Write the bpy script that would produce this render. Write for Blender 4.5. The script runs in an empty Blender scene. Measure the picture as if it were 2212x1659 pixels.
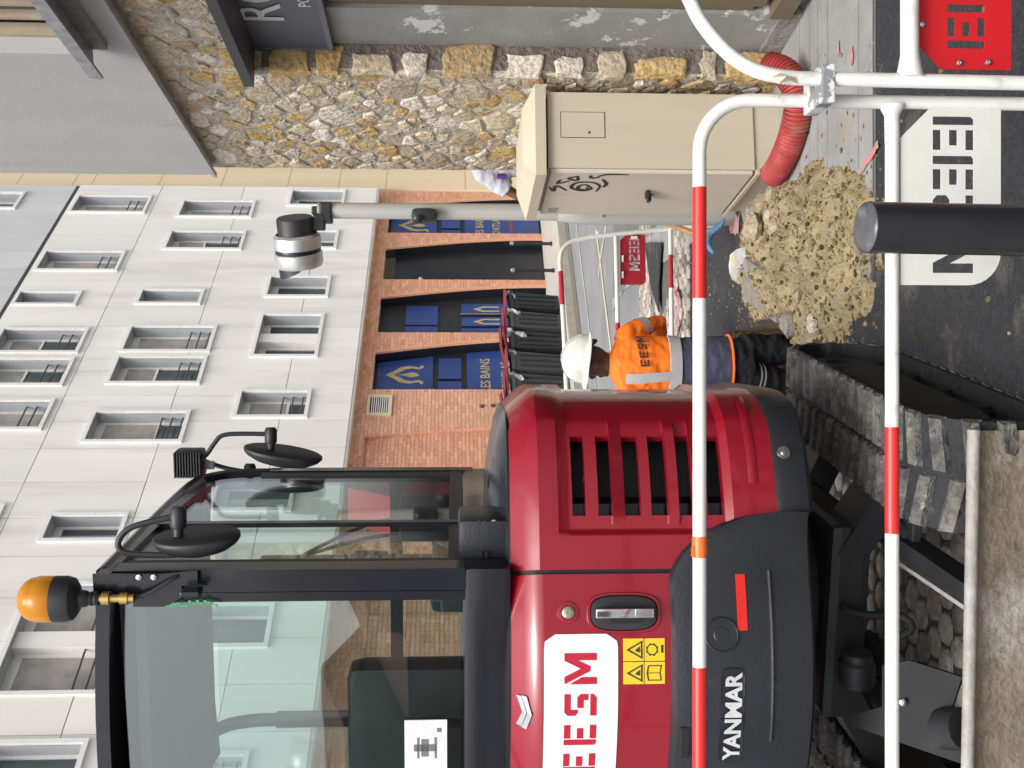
import bpy, bmesh, math, random
from mathutils import Vector, Matrix, noise
from mathutils.geometry import tessellate_polygon
R = random.Random(7)
PI = math.pi
scene = bpy.context.scene
COL = scene.collection

# ------------------------------------------------------------------ camera, sky, sun, exposure
CAM_H = 1.53; FPX = 2400.0; VH = 980.0; SLOPE = 0.032
PITCH = math.atan((1106 - VH) / FPX)
cp, sp = math.cos(PITCH), math.sin(PITCH)
cam_d = bpy.data.cameras.new('camera'); cam = bpy.data.objects.new('camera', cam_d); COL.objects.link(cam)
cam_d.sensor_fit = 'HORIZONTAL'; cam_d.sensor_width = 36.0; cam_d.lens = 36.0 * FPX / 2212.0
cam_d.clip_start = 0.05; cam_d.clip_end = 2000
fwd = Vector((0, cp, -sp)); upv = Vector((0, sp, cp)); rgt = Vector((1, 0, 0))
# the phone was held upright but the picture is stored on its side: picture-right is down, picture-up is right
m = Matrix((( -upv.x, rgt.x, -fwd.x, 0), (-upv.y, rgt.y, -fwd.y, 0), (-upv.z, rgt.z, -fwd.z, CAM_H), (0, 0, 0, 1)))
cam.matrix_world = m
scene.camera = cam

SUN_EL, SUN_AZ = math.radians(56), math.radians(192)      # azimuth clockwise from +Y
w = bpy.data.worlds.new('World'); scene.world = w; w.use_nodes = True
nt = w.node_tree; nt.nodes.clear()
sky = nt.nodes.new('ShaderNodeTexSky'); sky.sky_type = 'NISHITA'; sky.sun_disc = False
sky.sun_elevation = SUN_EL; sky.sun_rotation = SUN_AZ; sky.air_density = 1.0; sky.dust_density = 6.0; sky.ozone_density = 1.0
hsv = nt.nodes.new('ShaderNodeHueSaturation'); hsv.inputs['Saturation'].default_value = 0.35   # overcast veil
bg = nt.nodes.new('ShaderNodeBackground'); bg.inputs['Strength'].default_value = 0.15
out = nt.nodes.new('ShaderNodeOutputWorld')
nt.links.new(sky.outputs[0], hsv.inputs['Color']); nt.links.new(hsv.outputs[0], bg.inputs['Color']); nt.links.new(bg.outputs[0], out.inputs['Surface'])
sd = bpy.data.lights.new('sun', 'SUN'); sd.energy = 1.3; sd.angle = math.radians(25); sd.color = (1.0, 0.96, 0.9)
sun = bpy.data.objects.new('sun', sd); COL.objects.link(sun)
sdir = Vector((math.sin(SUN_AZ) * math.cos(SUN_EL), math.cos(SUN_AZ) * math.cos(SUN_EL), math.sin(SUN_EL)))
sun.rotation_euler = sdir.to_track_quat('Z', 'Y').to_euler(); sun.location = sdir * 30
vs = scene.view_settings
vs.view_transform = 'Standard'; vs.look = 'None'; vs.gamma = 1; vs.use_curve_mapping = False
vs.exposure = 0.64
cy = scene.cycles
cy.max_bounces = 6; cy.diffuse_bounces = 3; cy.glossy_bounces = 3; cy.transmission_bounces = 5; cy.transparent_max_bounces = 10; cy.caustics_reflective = False; cy.caustics_refractive = False

# ------------------------------------------------------------------ helpers
def ray(U, V):
    xc = (U - 829.5) / FPX; yc = (1106 - V) / FPX
    return Vector((xc, yc * sp + cp, yc * cp - sp))
def at(U, V, Y):
    r = ray(U, V); return Vector((0, 0, CAM_H)) + r * (Y / r.y)
def gnd(U, V, z0=0.0):
    r = ray(U, V); t = (CAM_H - z0) / (-r.z - SLOPE * r.y)
    return Vector((0, 0, CAM_H)) + r * t
def gz(y): return -SLOPE * y
def lin(h):
    c = [int(h[i:i+2], 16) / 255 for i in (0, 2, 4)]
    return tuple(x / 12.92 if x <= .04045 else ((x + .055) / 1.055) ** 2.4 for x in c)

WL = {}
class MB:
    def __init__(s): s.v = []; s.f = []
    def add(s, vs_, fs_):
        o = len(s.v); s.v += [Vector(p) for p in vs_]; s.f += [tuple(i + o for i in f) for f in fs_]; return s
    def obox(s, o, a, b, c):           # corner and three edge vectors
        o, a, b, c = map(Vector, (o, a, b, c))
        return s.add([o, o+a, o+a+b, o+b, o+c, o+a+c, o+a+b+c, o+b+c],
                     [(0,3,2,1), (4,5,6,7), (0,1,5,4), (1,2,6,5), (2,3,7,6), (3,0,4,7)])
    def cbox(s, c, sx, sy, sz, ax=(1,0,0), ay=(0,1,0), az=(0,0,1)):
        c = Vector(c); a = Vector(ax) * sx; b = Vector(ay) * sy; d = Vector(az) * sz
        return s.obox(c - a/2 - b/2 - d/2, a, b, d)
    def bevbox(s, c, sx, sy, sz, bev, ax=(1,0,0), ay=(0,1,0), az=(0,0,1)):
        bm = bmesh.new(); bmesh.ops.create_cube(bm, size=1)
        for v in bm.verts: v.co = Vector((v.co.x*sx, v.co.y*sy, v.co.z*sz))
        bmesh.ops.bevel(bm, geom=bm.edges[:], offset=bev, segments=2, profile=.6, affect='EDGES')
        bm.verts.ensure_lookup_table(); bm.verts.index_update()
        c = Vector(c); ax, ay, az = Vector(ax), Vector(ay), Vector(az)
        s.add([c + ax*v.co.x + ay*v.co.y + az*v.co.z for v in bm.verts], [tuple(v.index for v in f.verts) for f in bm.faces]); bm.free(); return s
    def tube(s, pts, r, n=12, cap=True, closed=False):
        pts = [Vector(p) for p in pts]; k = len(pts)
        rr = r if isinstance(r, (list, tuple)) else [r] * k
        rings = []; ref = None
        for i, p in enumerate(pts):
            a = pts[(i-1) % k] if (i > 0 or closed) else pts[i]
            b = pts[(i+1) % k] if (i < k-1 or closed) else pts[i]
            t = (b - a).normalized()
            if ref is None:
                ref = t.cross(Vector((0,0,1)))
                if ref.length < .05: ref = t.cross(Vector((1,0,0)))
            ref = (ref - t * ref.dot(t)).normalized(); q = t.cross(ref)
            rings.append([p + (ref * math.cos(2*PI*j/n) + q * math.sin(2*PI*j/n)) * rr[i] for j in range(n)])
        return s.loft(rings, cap, closed)
    def loft(s, rings, cap=True, closed=False):
        o = len(s.v); n = len(rings[0]); k = len(rings)
        for rg in rings: s.v += [Vector(p) for p in rg]
        for i in range(k if closed else k-1):
            for j in range(n):
                a = o + i*n + j; b = o + i*n + (j+1) % n; c = o + ((i+1) % k)*n + (j+1) % n; d = o + ((i+1) % k)*n + j
                s.f.append((a, b, c, d))
        if cap and not closed:
            s.f.append(tuple(o + j for j in range(n))[::-1]); s.f.append(tuple(o + (k-1)*n + j for j in range(n)))
        return s
    def lathe(s, prof, o, axis=(0,0,1), n=24, cap=True):
        o = Vector(o); ax = Vector(axis).normalized(); e1 = ax.orthogonal().normalized(); e2 = ax.cross(e1)
        return s.loft([[o + ax*h + (e1*math.cos(2*PI*j/n) + e2*math.sin(2*PI*j/n))*r for j in range(n)] for r, h in prof], cap)
    def grid(s, P):                    # P[i][j] points
        o = len(s.v); n = len(P[0])
        for row in P: s.v += [Vector(p) for p in row]
        for i in range(len(P)-1):
            for j in range(n-1): s.f.append((o+i*n+j, o+i*n+j+1, o+(i+1)*n+j+1, o+(i+1)*n+j))
        return s
    def plate(s, loops, o, ax, ay, th, az=None):   # polygon with holes, extruded
        o, ax, ay = Vector(o), Vector(ax), Vector(ay); az = Vector(az) if az else ax.cross(ay).normalized()
        tri = tessellate_polygon([[Vector((x, y, 0)) for x, y in L] for L in loops])
        flat = [p for L in loops for p in L]; n = len(flat); b = len(s.v)
        for k in (0, 1): s.v += [o + ax*x + ay*y + az*(th*k) for x, y in flat]
        for t in tri: s.f.append((b+t[0], b+t[1], b+t[2])); s.f.append((b+n+t[2], b+n+t[1], b+n+t[0]))
        q = 0
        for L in loops:
            for i in range(len(L)):
                j = (i+1) % len(L); s.f.append((b+q+i, b+q+j, b+n+q+j, b+n+q+i))
            q += len(L)
        return s
    def build(s, name, mat, parent=None, smooth=False, angle=35, kind=None, recalc=True):
        off = WL.get(parent, Vector()) if parent else Vector()
        me = bpy.data.meshes.new(name); me.from_pydata([p - off for p in s.v], [], s.f)
        if recalc:
            bm = bmesh.new(); bm.from_mesh(me); bmesh.ops.recalc_face_normals(bm, faces=bm.faces[:]); bm.to_mesh(me); bm.free()
        if smooth:
            me.polygons.foreach_set('use_smooth', [True] * len(me.polygons)); me.set_sharp_from_angle(angle=math.radians(angle))
        mats = mat if isinstance(mat, (list, tuple)) else [mat]
        for mm in mats: me.materials.append(mm)
        o = bpy.data.objects.new(name, me); COL.objects.link(o)
        if parent: o.parent = parent; WL[o] = off
        else: WL[o] = Vector()
        if kind: o['kind'] = kind
        return o
def thing(name, label, cat, loc=(0,0,0), group=None):
    o = bpy.data.objects.new(name, None); COL.objects.link(o); o.location = loc; o.empty_display_size = .1
    o['label'] = label; o['category'] = cat
    if group: o['group'] = group
    WL[o] = Vector(loc); return o
def tag(o, label, cat, group=None):
    o['label'] = label; o['category'] = cat
    if group: o['group'] = group
    return o
def inst(src, name, loc, scale=(1,1,1), rot=(0,0,0), parent=None, mat=None):
    o = bpy.data.objects.new(name, src); COL.objects.link(o)
    o.location = Vector(loc) - (WL.get(parent, Vector()) if parent else Vector())
    o.scale = scale; o.rotation_euler = rot
    if parent: o.parent = parent
    return o
def copy_tree(o, parent=None, delta=None):
    c = o.copy(); COL.objects.link(c); c.parent = parent
    for ch in list(o.children): copy_tree(ch, c)
    return c
def text_mb(txt, size, o, ax, ay, th=.002, bold=0.0, align='LEFT', shear=0.0, sx=1.0):
    cu = bpy.data.curves.new('t', 'FONT'); cu.body = txt; cu.size = size; cu.extrude = 0; cu.offset = bold; cu.align_x = align; cu.shear = shear; cu.resolution_u = 3
    ob = bpy.data.objects.new('t', cu); COL.objects.link(ob); bpy.context.view_layer.update()
    me = bpy.data.meshes.new_from_object(ob.evaluated_get(bpy.context.evaluated_depsgraph_get()))
    o, ax, ay = Vector(o), Vector(ax), Vector(ay); az = ax.cross(ay).normalized(); mb = MB()
    mb.add([o + ax*(v.co.x*sx) + ay*v.co.y + az*th for v in me.vertices], [tuple(p.vertices) for p in me.polygons])
    bpy.data.objects.remove(ob); bpy.data.curves.remove(cu); bpy.data.meshes.remove(me)
    return mb

# ------------------------------------------------------------------ materials
MATS = {}
def pm(name, col, rough=.6, metal=0.0, var=.15, vscale=6.0, bump=0.0, bscale=60.0, dirt=None, coat=0.0, rand=0.0, streak=False, spec=.5, rvar=0.0):
    """principled with noise-varied colour, fine bump and optional patches of another colour: dirt=(colour, scale, threshold, softness)"""
    if name in MATS: return MATS[name]
    M = bpy.data.materials.new(name); M.use_nodes = True; t = M.node_tree; N = t.nodes; L = t.links
    b = N['Principled BSDF']; b.inputs['Roughness'].default_value = rough; b.inputs['Metallic'].default_value = metal
    b.inputs['Coat Weight'].default_value = coat; b.inputs['Coat Roughness'].default_value = .08; b.inputs['Specular IOR Level'].default_value = spec
    if isinstance(col, str): col = lin(col)
    tc = N.new('ShaderNodeTexCoord'); mp = N.new('ShaderNodeMapping'); L.new(tc.outputs['Object'], mp.inputs[0])
    if streak: mp.inputs['Scale'].default_value = (1, 1, .12)
    n = N.new('ShaderNodeTexNoise'); n.inputs['Scale'].default_value = vscale; n.inputs['Detail'].default_value = 6; n.inputs['Roughness'].default_value = .65
    L.new(mp.outputs[0], n.inputs['Vector'])
    mr = N.new('ShaderNodeMapRange'); mr.inputs['From Min'].default_value = .3; mr.inputs['From Max'].default_value = .7
    mr.inputs['To Min'].default_value = 1 - var; mr.inputs['To Max'].default_value = 1 + var; L.new(n.outputs['Fac'], mr.inputs['Value'])
    mul = N.new('ShaderNodeMix'); mul.data_type = 'RGBA'; mul.blend_type = 'MULTIPLY'; mul.inputs['Factor'].default_value = 1
    mul.inputs['A'].default_value = (*col, 1); L.new(mr.outputs[0], mul.inputs['B']); last = mul.outputs['Result']
    if rand:
        oi = N.new('ShaderNodeObjectInfo'); m2 = N.new('ShaderNodeMapRange'); m2.inputs['To Min'].default_value = 1 - rand; m2.inputs['To Max'].default_value = 1 + rand
        L.new(oi.outputs['Random'], m2.inputs['Value']); x = N.new('ShaderNodeMix'); x.data_type = 'RGBA'; x.blend_type = 'MULTIPLY'; x.inputs['Factor'].default_value = 1
        L.new(last, x.inputs['A']); L.new(m2.outputs[0], x.inputs['B']); last = x.outputs['Result']
    for d in (dirt if isinstance(dirt, list) else [dirt] if dirt else []):
        dc, ds, th, so = d[:4]
        if isinstance(dc, str): dc = lin(dc)
        n2 = N.new('ShaderNodeTexNoise'); n2.inputs['Scale'].default_value = ds; n2.inputs['Detail'].default_value = 8; n2.inputs['Roughness'].default_value = .7
        L.new(tc.outputs['Object'] if len(d) < 5 else mp.outputs[0], n2.inputs['Vector'])
        m3 = N.new('ShaderNodeMapRange'); m3.inputs['From Min'].default_value = th; m3.inputs['From Max'].default_value = th + so; L.new(n2.outputs['Fac'], m3.inputs['Value'])
        x = N.new('ShaderNodeMix'); x.data_type = 'RGBA'; L.new(m3.outputs[0], x.inputs['Factor']); L.new(last, x.inputs['A']); x.inputs['B'].default_value = (*dc, 1); last = x.outputs['Result']
    L.new(last, b.inputs['Base Color'])
    if rvar:
        m4 = N.new('ShaderNodeMapRange'); m4.inputs['To Min'].default_value = rough - rvar; m4.inputs['To Max'].default_value = rough + rvar
        L.new(n.outputs['Fac'], m4.inputs['Value']); L.new(m4.outputs[0], b.inputs['Roughness'])
    if bump:
        n3 = N.new('ShaderNodeTexNoise'); n3.inputs['Scale'].default_value = bscale; n3.inputs['Detail'].default_value = 8; L.new(tc.outputs['Object'], n3.inputs['Vector'])
        bp = N.new('ShaderNodeBump'); bp.inputs['Strength'].default_value = bump; bp.inputs['Distance'].default_value = .02; L.new(n3.outputs['Fac'], bp.inputs['Height']); L.new(bp.outputs[0], b.inputs['Normal'])
    MATS[name] = M; return M
def ramp_mat(name, stops, rough=.85, nscale=14.0, bump=.6, bscale=40.0, mode='object', patch=.35):
    """each object takes its own colour from a ramp, with mottled patches of the neighbouring hues"""
    M = bpy.data.materials.new(name); M.use_nodes = True; t = M.node_tree; N = t.nodes; L = t.links; b = N['Principled BSDF']; b.inputs['Roughness'].default_value = rough
    b.inputs['Specular IOR Level'].default_value = .25
    tc = N.new('ShaderNodeTexCoord'); oi = N.new('ShaderNodeObjectInfo'); geo = N.new('ShaderNodeNewGeometry')
    n = N.new('ShaderNodeTexNoise'); n.inputs['Scale'].default_value = nscale; n.inputs['Detail'].default_value = 7; n.inputs['Roughness'].default_value = .7
    L.new(geo.outputs['Position'], n.inputs['Vector'])
    ma = N.new('ShaderNodeMath'); ma.operation = 'MULTIPLY_ADD'; L.new(n.outputs['Fac'], ma.inputs[0]); ma.inputs[1].default_value = patch
    sb = N.new('ShaderNodeMath'); sb.operation = 'SUBTRACT'; sb.inputs[1].default_value = patch * .5
    L.new(oi.outputs['Random'] if mode == 'object' else geo.outputs['Random Per Island'], sb.inputs[0]); L.new(sb.outputs[0], ma.inputs[2])
    cr = N.new('ShaderNodeValToRGB'); L.new(ma.outputs[0], cr.inputs[0]); e = cr.color_ramp.elements
    while len(e) < len(stops): e.new(.5)
    for i, (p, c) in enumerate(stops): e[i].position = p; e[i].color = (*lin(c), 1)
    n2 = N.new('ShaderNodeTexNoise'); n2.inputs['Scale'].default_value = nscale * 3; n2.inputs['Detail'].default_value = 8; L.new(geo.outputs['Position'], n2.inputs['Vector'])
    mr = N.new('ShaderNodeMapRange'); mr.inputs['From Min'].default_value = .3; mr.inputs['From Max'].default_value = .7; mr.inputs['To Min'].default_value = .62; mr.inputs['To Max'].default_value = 1.2; L.new(n2.outputs['Fac'], mr.inputs[0])
    x = N.new('ShaderNodeMix'); x.data_type = 'RGBA'; x.blend_type = 'MULTIPLY'; x.inputs['Factor'].default_value = 1; L.new(cr.outputs[0], x.inputs['A']); L.new(mr.outputs[0], x.inputs['B'])
    L.new(x.outputs['Result'], b.inputs['Base Color'])
    n3 = N.new('ShaderNodeTexNoise'); n3.inputs['Scale'].default_value = bscale; n3.inputs['Detail'].default_value = 9; L.new(geo.outputs['Position'], n3.inputs['Vector'])
    bp = N.new('ShaderNodeBump'); bp.inputs['Strength'].default_value = bump; bp.inputs['Distance'].default_value = .02; L.new(n3.outputs['Fac'], bp.inputs['Height']); L.new(bp.outputs[0], b.inputs['Normal'])
    MATS[name] = M; return M
def glass_mat(name, tint=(.75, .85, .82), refl=1.0, ior=1.5):
    M = bpy.data.materials.new(name); M.use_nodes = True; t = M.node_tree; N = t.nodes; L = t.links; N.remove(N['Principled BSDF'])
    tr = N.new('ShaderNodeBsdfTransparent'); tr.inputs[0].default_value = (*tint, 1)
    gl = N.new('ShaderNodeBsdfGlossy'); gl.inputs['Roughness'].default_value = .01; gl.inputs[0].default_value = (refl, refl, refl, 1)
    fr = N.new('ShaderNodeFresnel'); ge = N.new('ShaderNodeNewGeometry'); mi = N.new('ShaderNodeMix')
    mi.inputs['A'].default_value = ior; mi.inputs['B'].default_value = 1/ior; L.new(ge.outputs['Backfacing'], mi.inputs['Factor']); L.new(mi.outputs['Result'], fr.inputs[0])
    mx = N.new('ShaderNodeMixShader')
    L.new(fr.outputs[0], mx.inputs[0]); L.new(tr.outputs[0], mx.inputs[1]); L.new(gl.outputs[0], mx.inputs[2])
    L.new(mx.outputs[0], N['Material Output'].inputs['Surface']); MATS[name] = M; return M

M_white_panel = pm('white_panel', (.75, .722, .672), .55, var=.05, vscale=1.6, streak=True, rand=.035, dirt=[((.52, .49, .43), 1.3, .52, .32, 1), ((.40, .37, .32), 5.5, .66, .2, 1)])
M_grey_panel = pm('grey_panel', (.55, .55, .55), .6, var=.08, vscale=2, streak=True, rand=.05)
M_alu = pm('pale_aluminium', (.72, .71, .68), .45, var=.08, vscale=5, dirt=((.40, .34, .26), 5, .60, .2))
M_reveal = pm('grey_reveal', (.36, .38, .40), .5, var=.08, vscale=3)
M_shutter = pm('shutter_fabric', (.36, .33, .30), .8, var=.25, vscale=3, dirt=((.22, .17, .13), 2.5, .6, .3))
M_rod = pm('rod_dark', (.06, .065, .07), .5)
M_dkglass = pm('dark_window_glass', (.05, .07, .075), .06, var=.3, vscale=1.5, spec=.9)
M_brick = pm('brick_face', (.70, .385, .255), .85, var=.10, vscale=9, bump=.25, bscale=90, rand=.13)
M_brickm = ramp_mat('brick_many', [(0, 'd69b7d'), (.35, 'dea384'), (.7, 'e3ab8c'), (1, 'e8b599')], .85, 20, .15, 90, 'island', .2)
M_mortar_b = pm('brick_mortar', (.56, .31, .21), .9, var=.12, vscale=10)
M_cream = pm('cream_render', (.68, .56, .37), .8, var=.05, vscale=2, streak=True)
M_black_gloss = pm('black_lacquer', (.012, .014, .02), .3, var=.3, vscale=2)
M_black_matt = pm('black_plastic', (.018, .019, .022), .5, var=.25, vscale=8, bump=.05, bscale=200)
M_blue_film = pm('blue_window_film', (.025, .06, .22), .35, var=.12, vscale=2)
M_gold = pm('gold_lettering', (.45, .35, .16), .5, var=.15, vscale=10)
M_steel = pm('steel', (.55, .55, .55), .3, metal=1.0, var=.15, vscale=12)
M_concrete = pm('concrete_pale', (.42, .39, .34), .9, var=.15, vscale=5, bump=.3, bscale=50)
# ------------------------------------------------------------------ ground
PX0, PX1, PY0, PY1 = -.75, .33, 5.45, 6.95            # the open pit
def sheet(name, cells, mat, dz, kind='structure', parent=None, sub=1):
    mb = MB()
    for (x0, x1, y0, y1) in cells:
        nx = max(1, int((x1-x0)/sub)); ny = max(1, int((y1-y0)/sub))
        mb.grid([[(x0+(x1-x0)*i/nx, y0+(y1-y0)*j/ny, gz(y0+(y1-y0)*j/ny)+dz) for i in range(nx+1)] for j in range(ny+1)])
    return mb.build(name, mat, parent, kind=kind)
def around(x0, x1, y0, y1):
    return [(x0, x1, y0, PY0), (x0, x1, PY1, y1), (x0, PX0, PY0, PY1), (PX1, x1, PY0, PY1)]
M_asph_dark = pm('asphalt_dark', (.034, .036, .042), .85, var=.45, vscale=45, bump=1.0, bscale=110, dirt=[((.19, .175, .14), 2.6, .57, .16), ((.13, .13, .13), 60, .60, .08), ((.012, .012, .014), 25, .66, .06)])
M_asph_old = pm('asphalt_old', (.20, .205, .21), .9, var=.14, vscale=1.2, bump=.3, bscale=120, dirt=((.30, .29, .27), .7, .58, .3))
M_soil = pm('pit_soil', (.26, .19, .11), .95, var=.4, vscale=9, bump=1, bscale=30)
ground = sheet('ground', around(-300, 300, -300, 300), M_asph_old, 0, sub=100)
pit = MB()
zb = -.97
for (a, b) in (((PX0, PY0), (PX1, PY0)), ((PX1, PY0), (PX1, PY1)), ((PX1, PY1), (PX0, PY1)), ((PX0, PY1), (PX0, PY0))):
    k = 14; P = []
    for j in range(7):
        row = []
        for i in range(k+1):
            t = i/k; x = a[0]+(b[0]-a[0])*t; y = a[1]+(b[1]-a[1])*t; z = gz(y)-.004 + (zb-gz(y))*j/6
            n_ = noise.noise((x*6, y*6, z*6))*.05 * (1 if 0 < j else 0)
            row.append((x + n_, y + n_, z))
        P.append(row)
    pit.grid(P)
pit.grid([[(PX0-.06+(PX1-PX0+.12)*i/8, PY0-.06+(PY1-PY0+.12)*j/8, zb+.05*noise.noise((i*.9, j*.9, 3))) for i in range(9)] for j in range(9)])
pit.build('trench', M_soil, kind='structure', smooth=True)
# dark fresh asphalt: near strip, right of the machine, and the patch behind the spoil
sheet('road_patch', [(-.12, 3.2, 1.0, 4.32), (-.35, PX1, 4.32, PY0), (PX1, .62, 4.32, PY0), (PX1, .62, PY0, 6.24), (PX1, 1.06, 6.24, PY1), (-.75, 1.06, PY1, 8.35)], M_asph_dark, .004, sub=.5)
# pavement at the right along the stone wall
M_pav = pm('pavement_concrete', (.29, .29, .285), .9, var=.16, vscale=4, bump=.25, bscale=110, dirt=[((.19, .185, .175), 3, .54, .25), ((.33, .29, .20), 2.2, .58, .15), ((.13, .13, .13), 26, .66, .05)])
SD = Vector((-.148, .989, 0)); SNm = Vector((-.989, -.148, 0))      # along the stone wall, and its outward normal
pav = MB()
WL0 = Vector((1.575, 5.69, 0))
def wallp(t, n, z): return WL0 + SD*t + SNm*n + Vector((0, 0, z))
rows = []
ylist = [4.32]
while ylist[-1] < 13.6: ylist.append(ylist[-1] + (.13, .17, .42, .15)[len(ylist) % 4])
for i in range(len(ylist)-1):
    y0, y1 = ylist[i] + .002, ylist[i+1] - .002
    def xl_(y): return .62 if y < 6.3 else 1.06
    P = []
    for y in (y0, y1):
        xr = 1.575 - .148*(y-5.69)/.989 + .5
        P.append([(xl_(y) + (xr - xl_(y))*j/4, y, gz(y) + .010) for j in range(5)])
    pav.grid(P)
pav.add([], [])
pv = pav.build('pavement', M_pav, kind='structure')
M_groove = pm('groove', (.14, .14, .135), .95)
sheet('pavement_bed', [(.62, 2.2, 4.3, 6.24), (1.06, 2.2, 6.24, 13.6)], M_groove, .006, sub=.5)

# cobbles: dry setts under the machine and the band crossing the street further on
M_cob = ramp_mat('cobble_stone', [(0, '857f78'), (.4, 'aba298'), (.75, 'c0b7ab'), (1, 'd0c8bd')], .8, 12, .5, 60, 'object', .3)
M_cobm = ramp_mat('cobble_many', [(0, '7d766e'), (.4, 'a79f95'), (.75, 'bfb7ac'), (1, 'd2cbc2')], .8, 12, .5, 60, 'island', .3)
M_cobbed = pm('cobble_sand', (.10, .095, .085), .95, var=.3, vscale=20)
bed = sheet('cobbled_pavement', [(-3.5, -.125, 2.2, 4.30), (-3.5, PX0-.0, 4.30, 8.35), (PX0, -.35, 4.30, PY0)], M_cobbed, .004, sub=.5)
bedf = sheet('cobbled_band', [(-3.5, 2.6, 8.36, 11.2)], M_cobbed, .005, sub=.5)
def cob_verts(rnd):
    n = 8; vs_ = []
    for k, (s_, z_) in enumerate(((1.0, 0), (.97, .010), (.84, .015))):
        for j in range(n):
            a = 2*PI*(j+.5)/n
            q = 1/max(abs(math.cos(a)), abs(math.sin(a)))**.95
            vs_.append((math.cos(a)*.5*s_*q*(.88+.16*rnd[j]), math.sin(a)*.5*s_*q*(.88+.16*rnd[j]), z_))
    fs_ = [tuple(2*n+j for j in range(n))]
    for k in range(2):
        for j in range(n): fs_.append((k*n+j, k*n+(j+1)%n, (k+1)*n+(j+1)%n, (k+1)*n+j))
    return vs_, fs_
cobs = []
for q in range(6):
    v_, f_ = cob_verts([R.random() for _ in range(8)])
    me = bpy.data.meshes.new('cobble'); me.from_pydata(v_, [], f_); me.materials.append(M_cob); me.polygons.foreach_set('use_smooth', [True]*len(f_)); cobs.append(me)
cells = []
row = 0; y = 3.0
while y < 5.4:                       # under the machine, seen between blade and track
    x = -1.75 + (row % 2)*.055
    while x < -.16:
        cells.append((x + R.uniform(-.008, .008), y + R.uniform(-.01, .01), .112, .098)); x += .117
    y += .102; row += 1
cells = [c for c in cells if not (c[1] > 4.28 and c[0] > -.4)]
cells.sort(key=lambda c: abs(c[1]-3.75) + .3*abs(c[0]+.75))
for (x, y, wx, wy) in cells[:300]:
    inst(R.choice(cobs), 'cobble', (x, y, gz(y)+.002), (wx, wy, 1), (0, 0, R.choice((0, PI)) + R.uniform(-.12, .12)), bed)
def cob_field(cl, name, parent, dz=.003):
    mb = MB()
    for (x, y, wx, wy) in cl:
        v_, f_ = cob_verts([R.random() for _ in range(8)]); a = R.uniform(-.15, .15); c, s = math.cos(a), math.sin(a)
        mb.add([(x + (p[0]*c - p[1]*s)*wx, y + (p[0]*s + p[1]*c)*wy, gz(y) + p[2]*.7 + dz) for p in v_], f_)
    return mb.build(name, M_cobm, parent, smooth=True, kind='stuff')
cob_field(cells[300:], 'cobble_rest', bed)
far = []
y = 8.4; row = 0
while y < 11.15:
    x = -.6 + (row % 2)*.06
    while x < 2.4:
        wedge = (8.75 < y < 10.9) and (x > .55 + (y-8.75)*0.0 and x > 1.62 - .52*abs(0) - (1.07 if 9.0 < y < 10.4 else .55) + .9*abs(y-9.7)/1.2)
        if not wedge: far.append((x + R.uniform(-.01, .01), y + R.uniform(-.012, .012), .115, .10))
        x += .122
    y += .108; row += 1
far.sort(key=lambda c: c[1])
for (x, y, wx, wy) in far[:150]:
    o = inst(R.choice(cobs), 'cobble', (x, y, gz(y)+.004), (wx, wy, 1), (0, 0, R.choice((0, PI)) + R.uniform(-.12, .12)), bedf)
cob_field(far[150:], 'cobble_rest', bedf, .005)
wp = MB(); poly = [gnd(*q) for q in ((1135, 1402), (1135, 1438), (1040, 1432), (985, 1433), (1040, 1415))]
wp.plate([[(p.x, p.y) for p in poly]], (0, 0, 0), (1, 0, -0), (0, 1, -SLOPE), .012)
for v in wp.v: v.z += .032
wp.build('road_repair', M_asph_dark, kind='structure')

# painted lines on the road: thin cream crosses, pink survey marks
def stroke(pts, wid, mat, name, dz=.009, jag=0.0):
    mb = MB(); L_, R_ = [], []
    P = []
    for i in range(len(pts)-1):
        for k in range(6): P.append(pts[i].lerp(pts[i+1], k/6))
    P.append(pts[-1])
    for i, p in enumerate(P):
        d = (P[min(i+1, len(P)-1)] - P[max(i-1, 0)]); d.z = 0; d.normalize(); n_ = Vector((-d.y, d.x, 0))
        j1 = 1 + R.uniform(-jag, jag); j2 = 1 + R.uniform(-jag, jag)
        a = p + n_*wid*.5*j1; b = p - n_*wid*.5*j2
        L_.append(Vector((a.x, a.y, gz(a.y)+dz))); R_.append(Vector((b.x, b.y, gz(b.y)+dz)))
    mb.grid([L_, R_]); o = mb.build(name, mat, kind='structure'); return o
M_linec = pm('worn_line_cream', (.52, .47, .33), .8, var=.3, vscale=6)
M_lineg = pm('worn_line_grey', (.42, .42, .41), .8, var=.3, vscale=6)
M_pink = pm('survey_paint_pink', (.62, .17, .19), .8, var=.3, vscale=25, dirt=((.34, .29, .275), 28, .44, .1))
stroke([gnd(1165, 1288), gnd(1100, 1297), gnd(990, 1310), gnd(830, 1330)], .09, M_linec, 'road_marking')
stroke([gnd(1170, 1310), gnd(1100, 1298), gnd(1060, 1294)], .08, M_linec, 'road_marking')
stroke([gnd(1180, 1245), gnd(1000, 1268), gnd(850, 1285), gnd(600, 1310)], .07, M_lineg, 'road_marking')
stroke([gnd(1200, 1222), gnd(1000, 1235), gnd(800, 1250)], .4, M_lineg, 'road_marking', .006)
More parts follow.
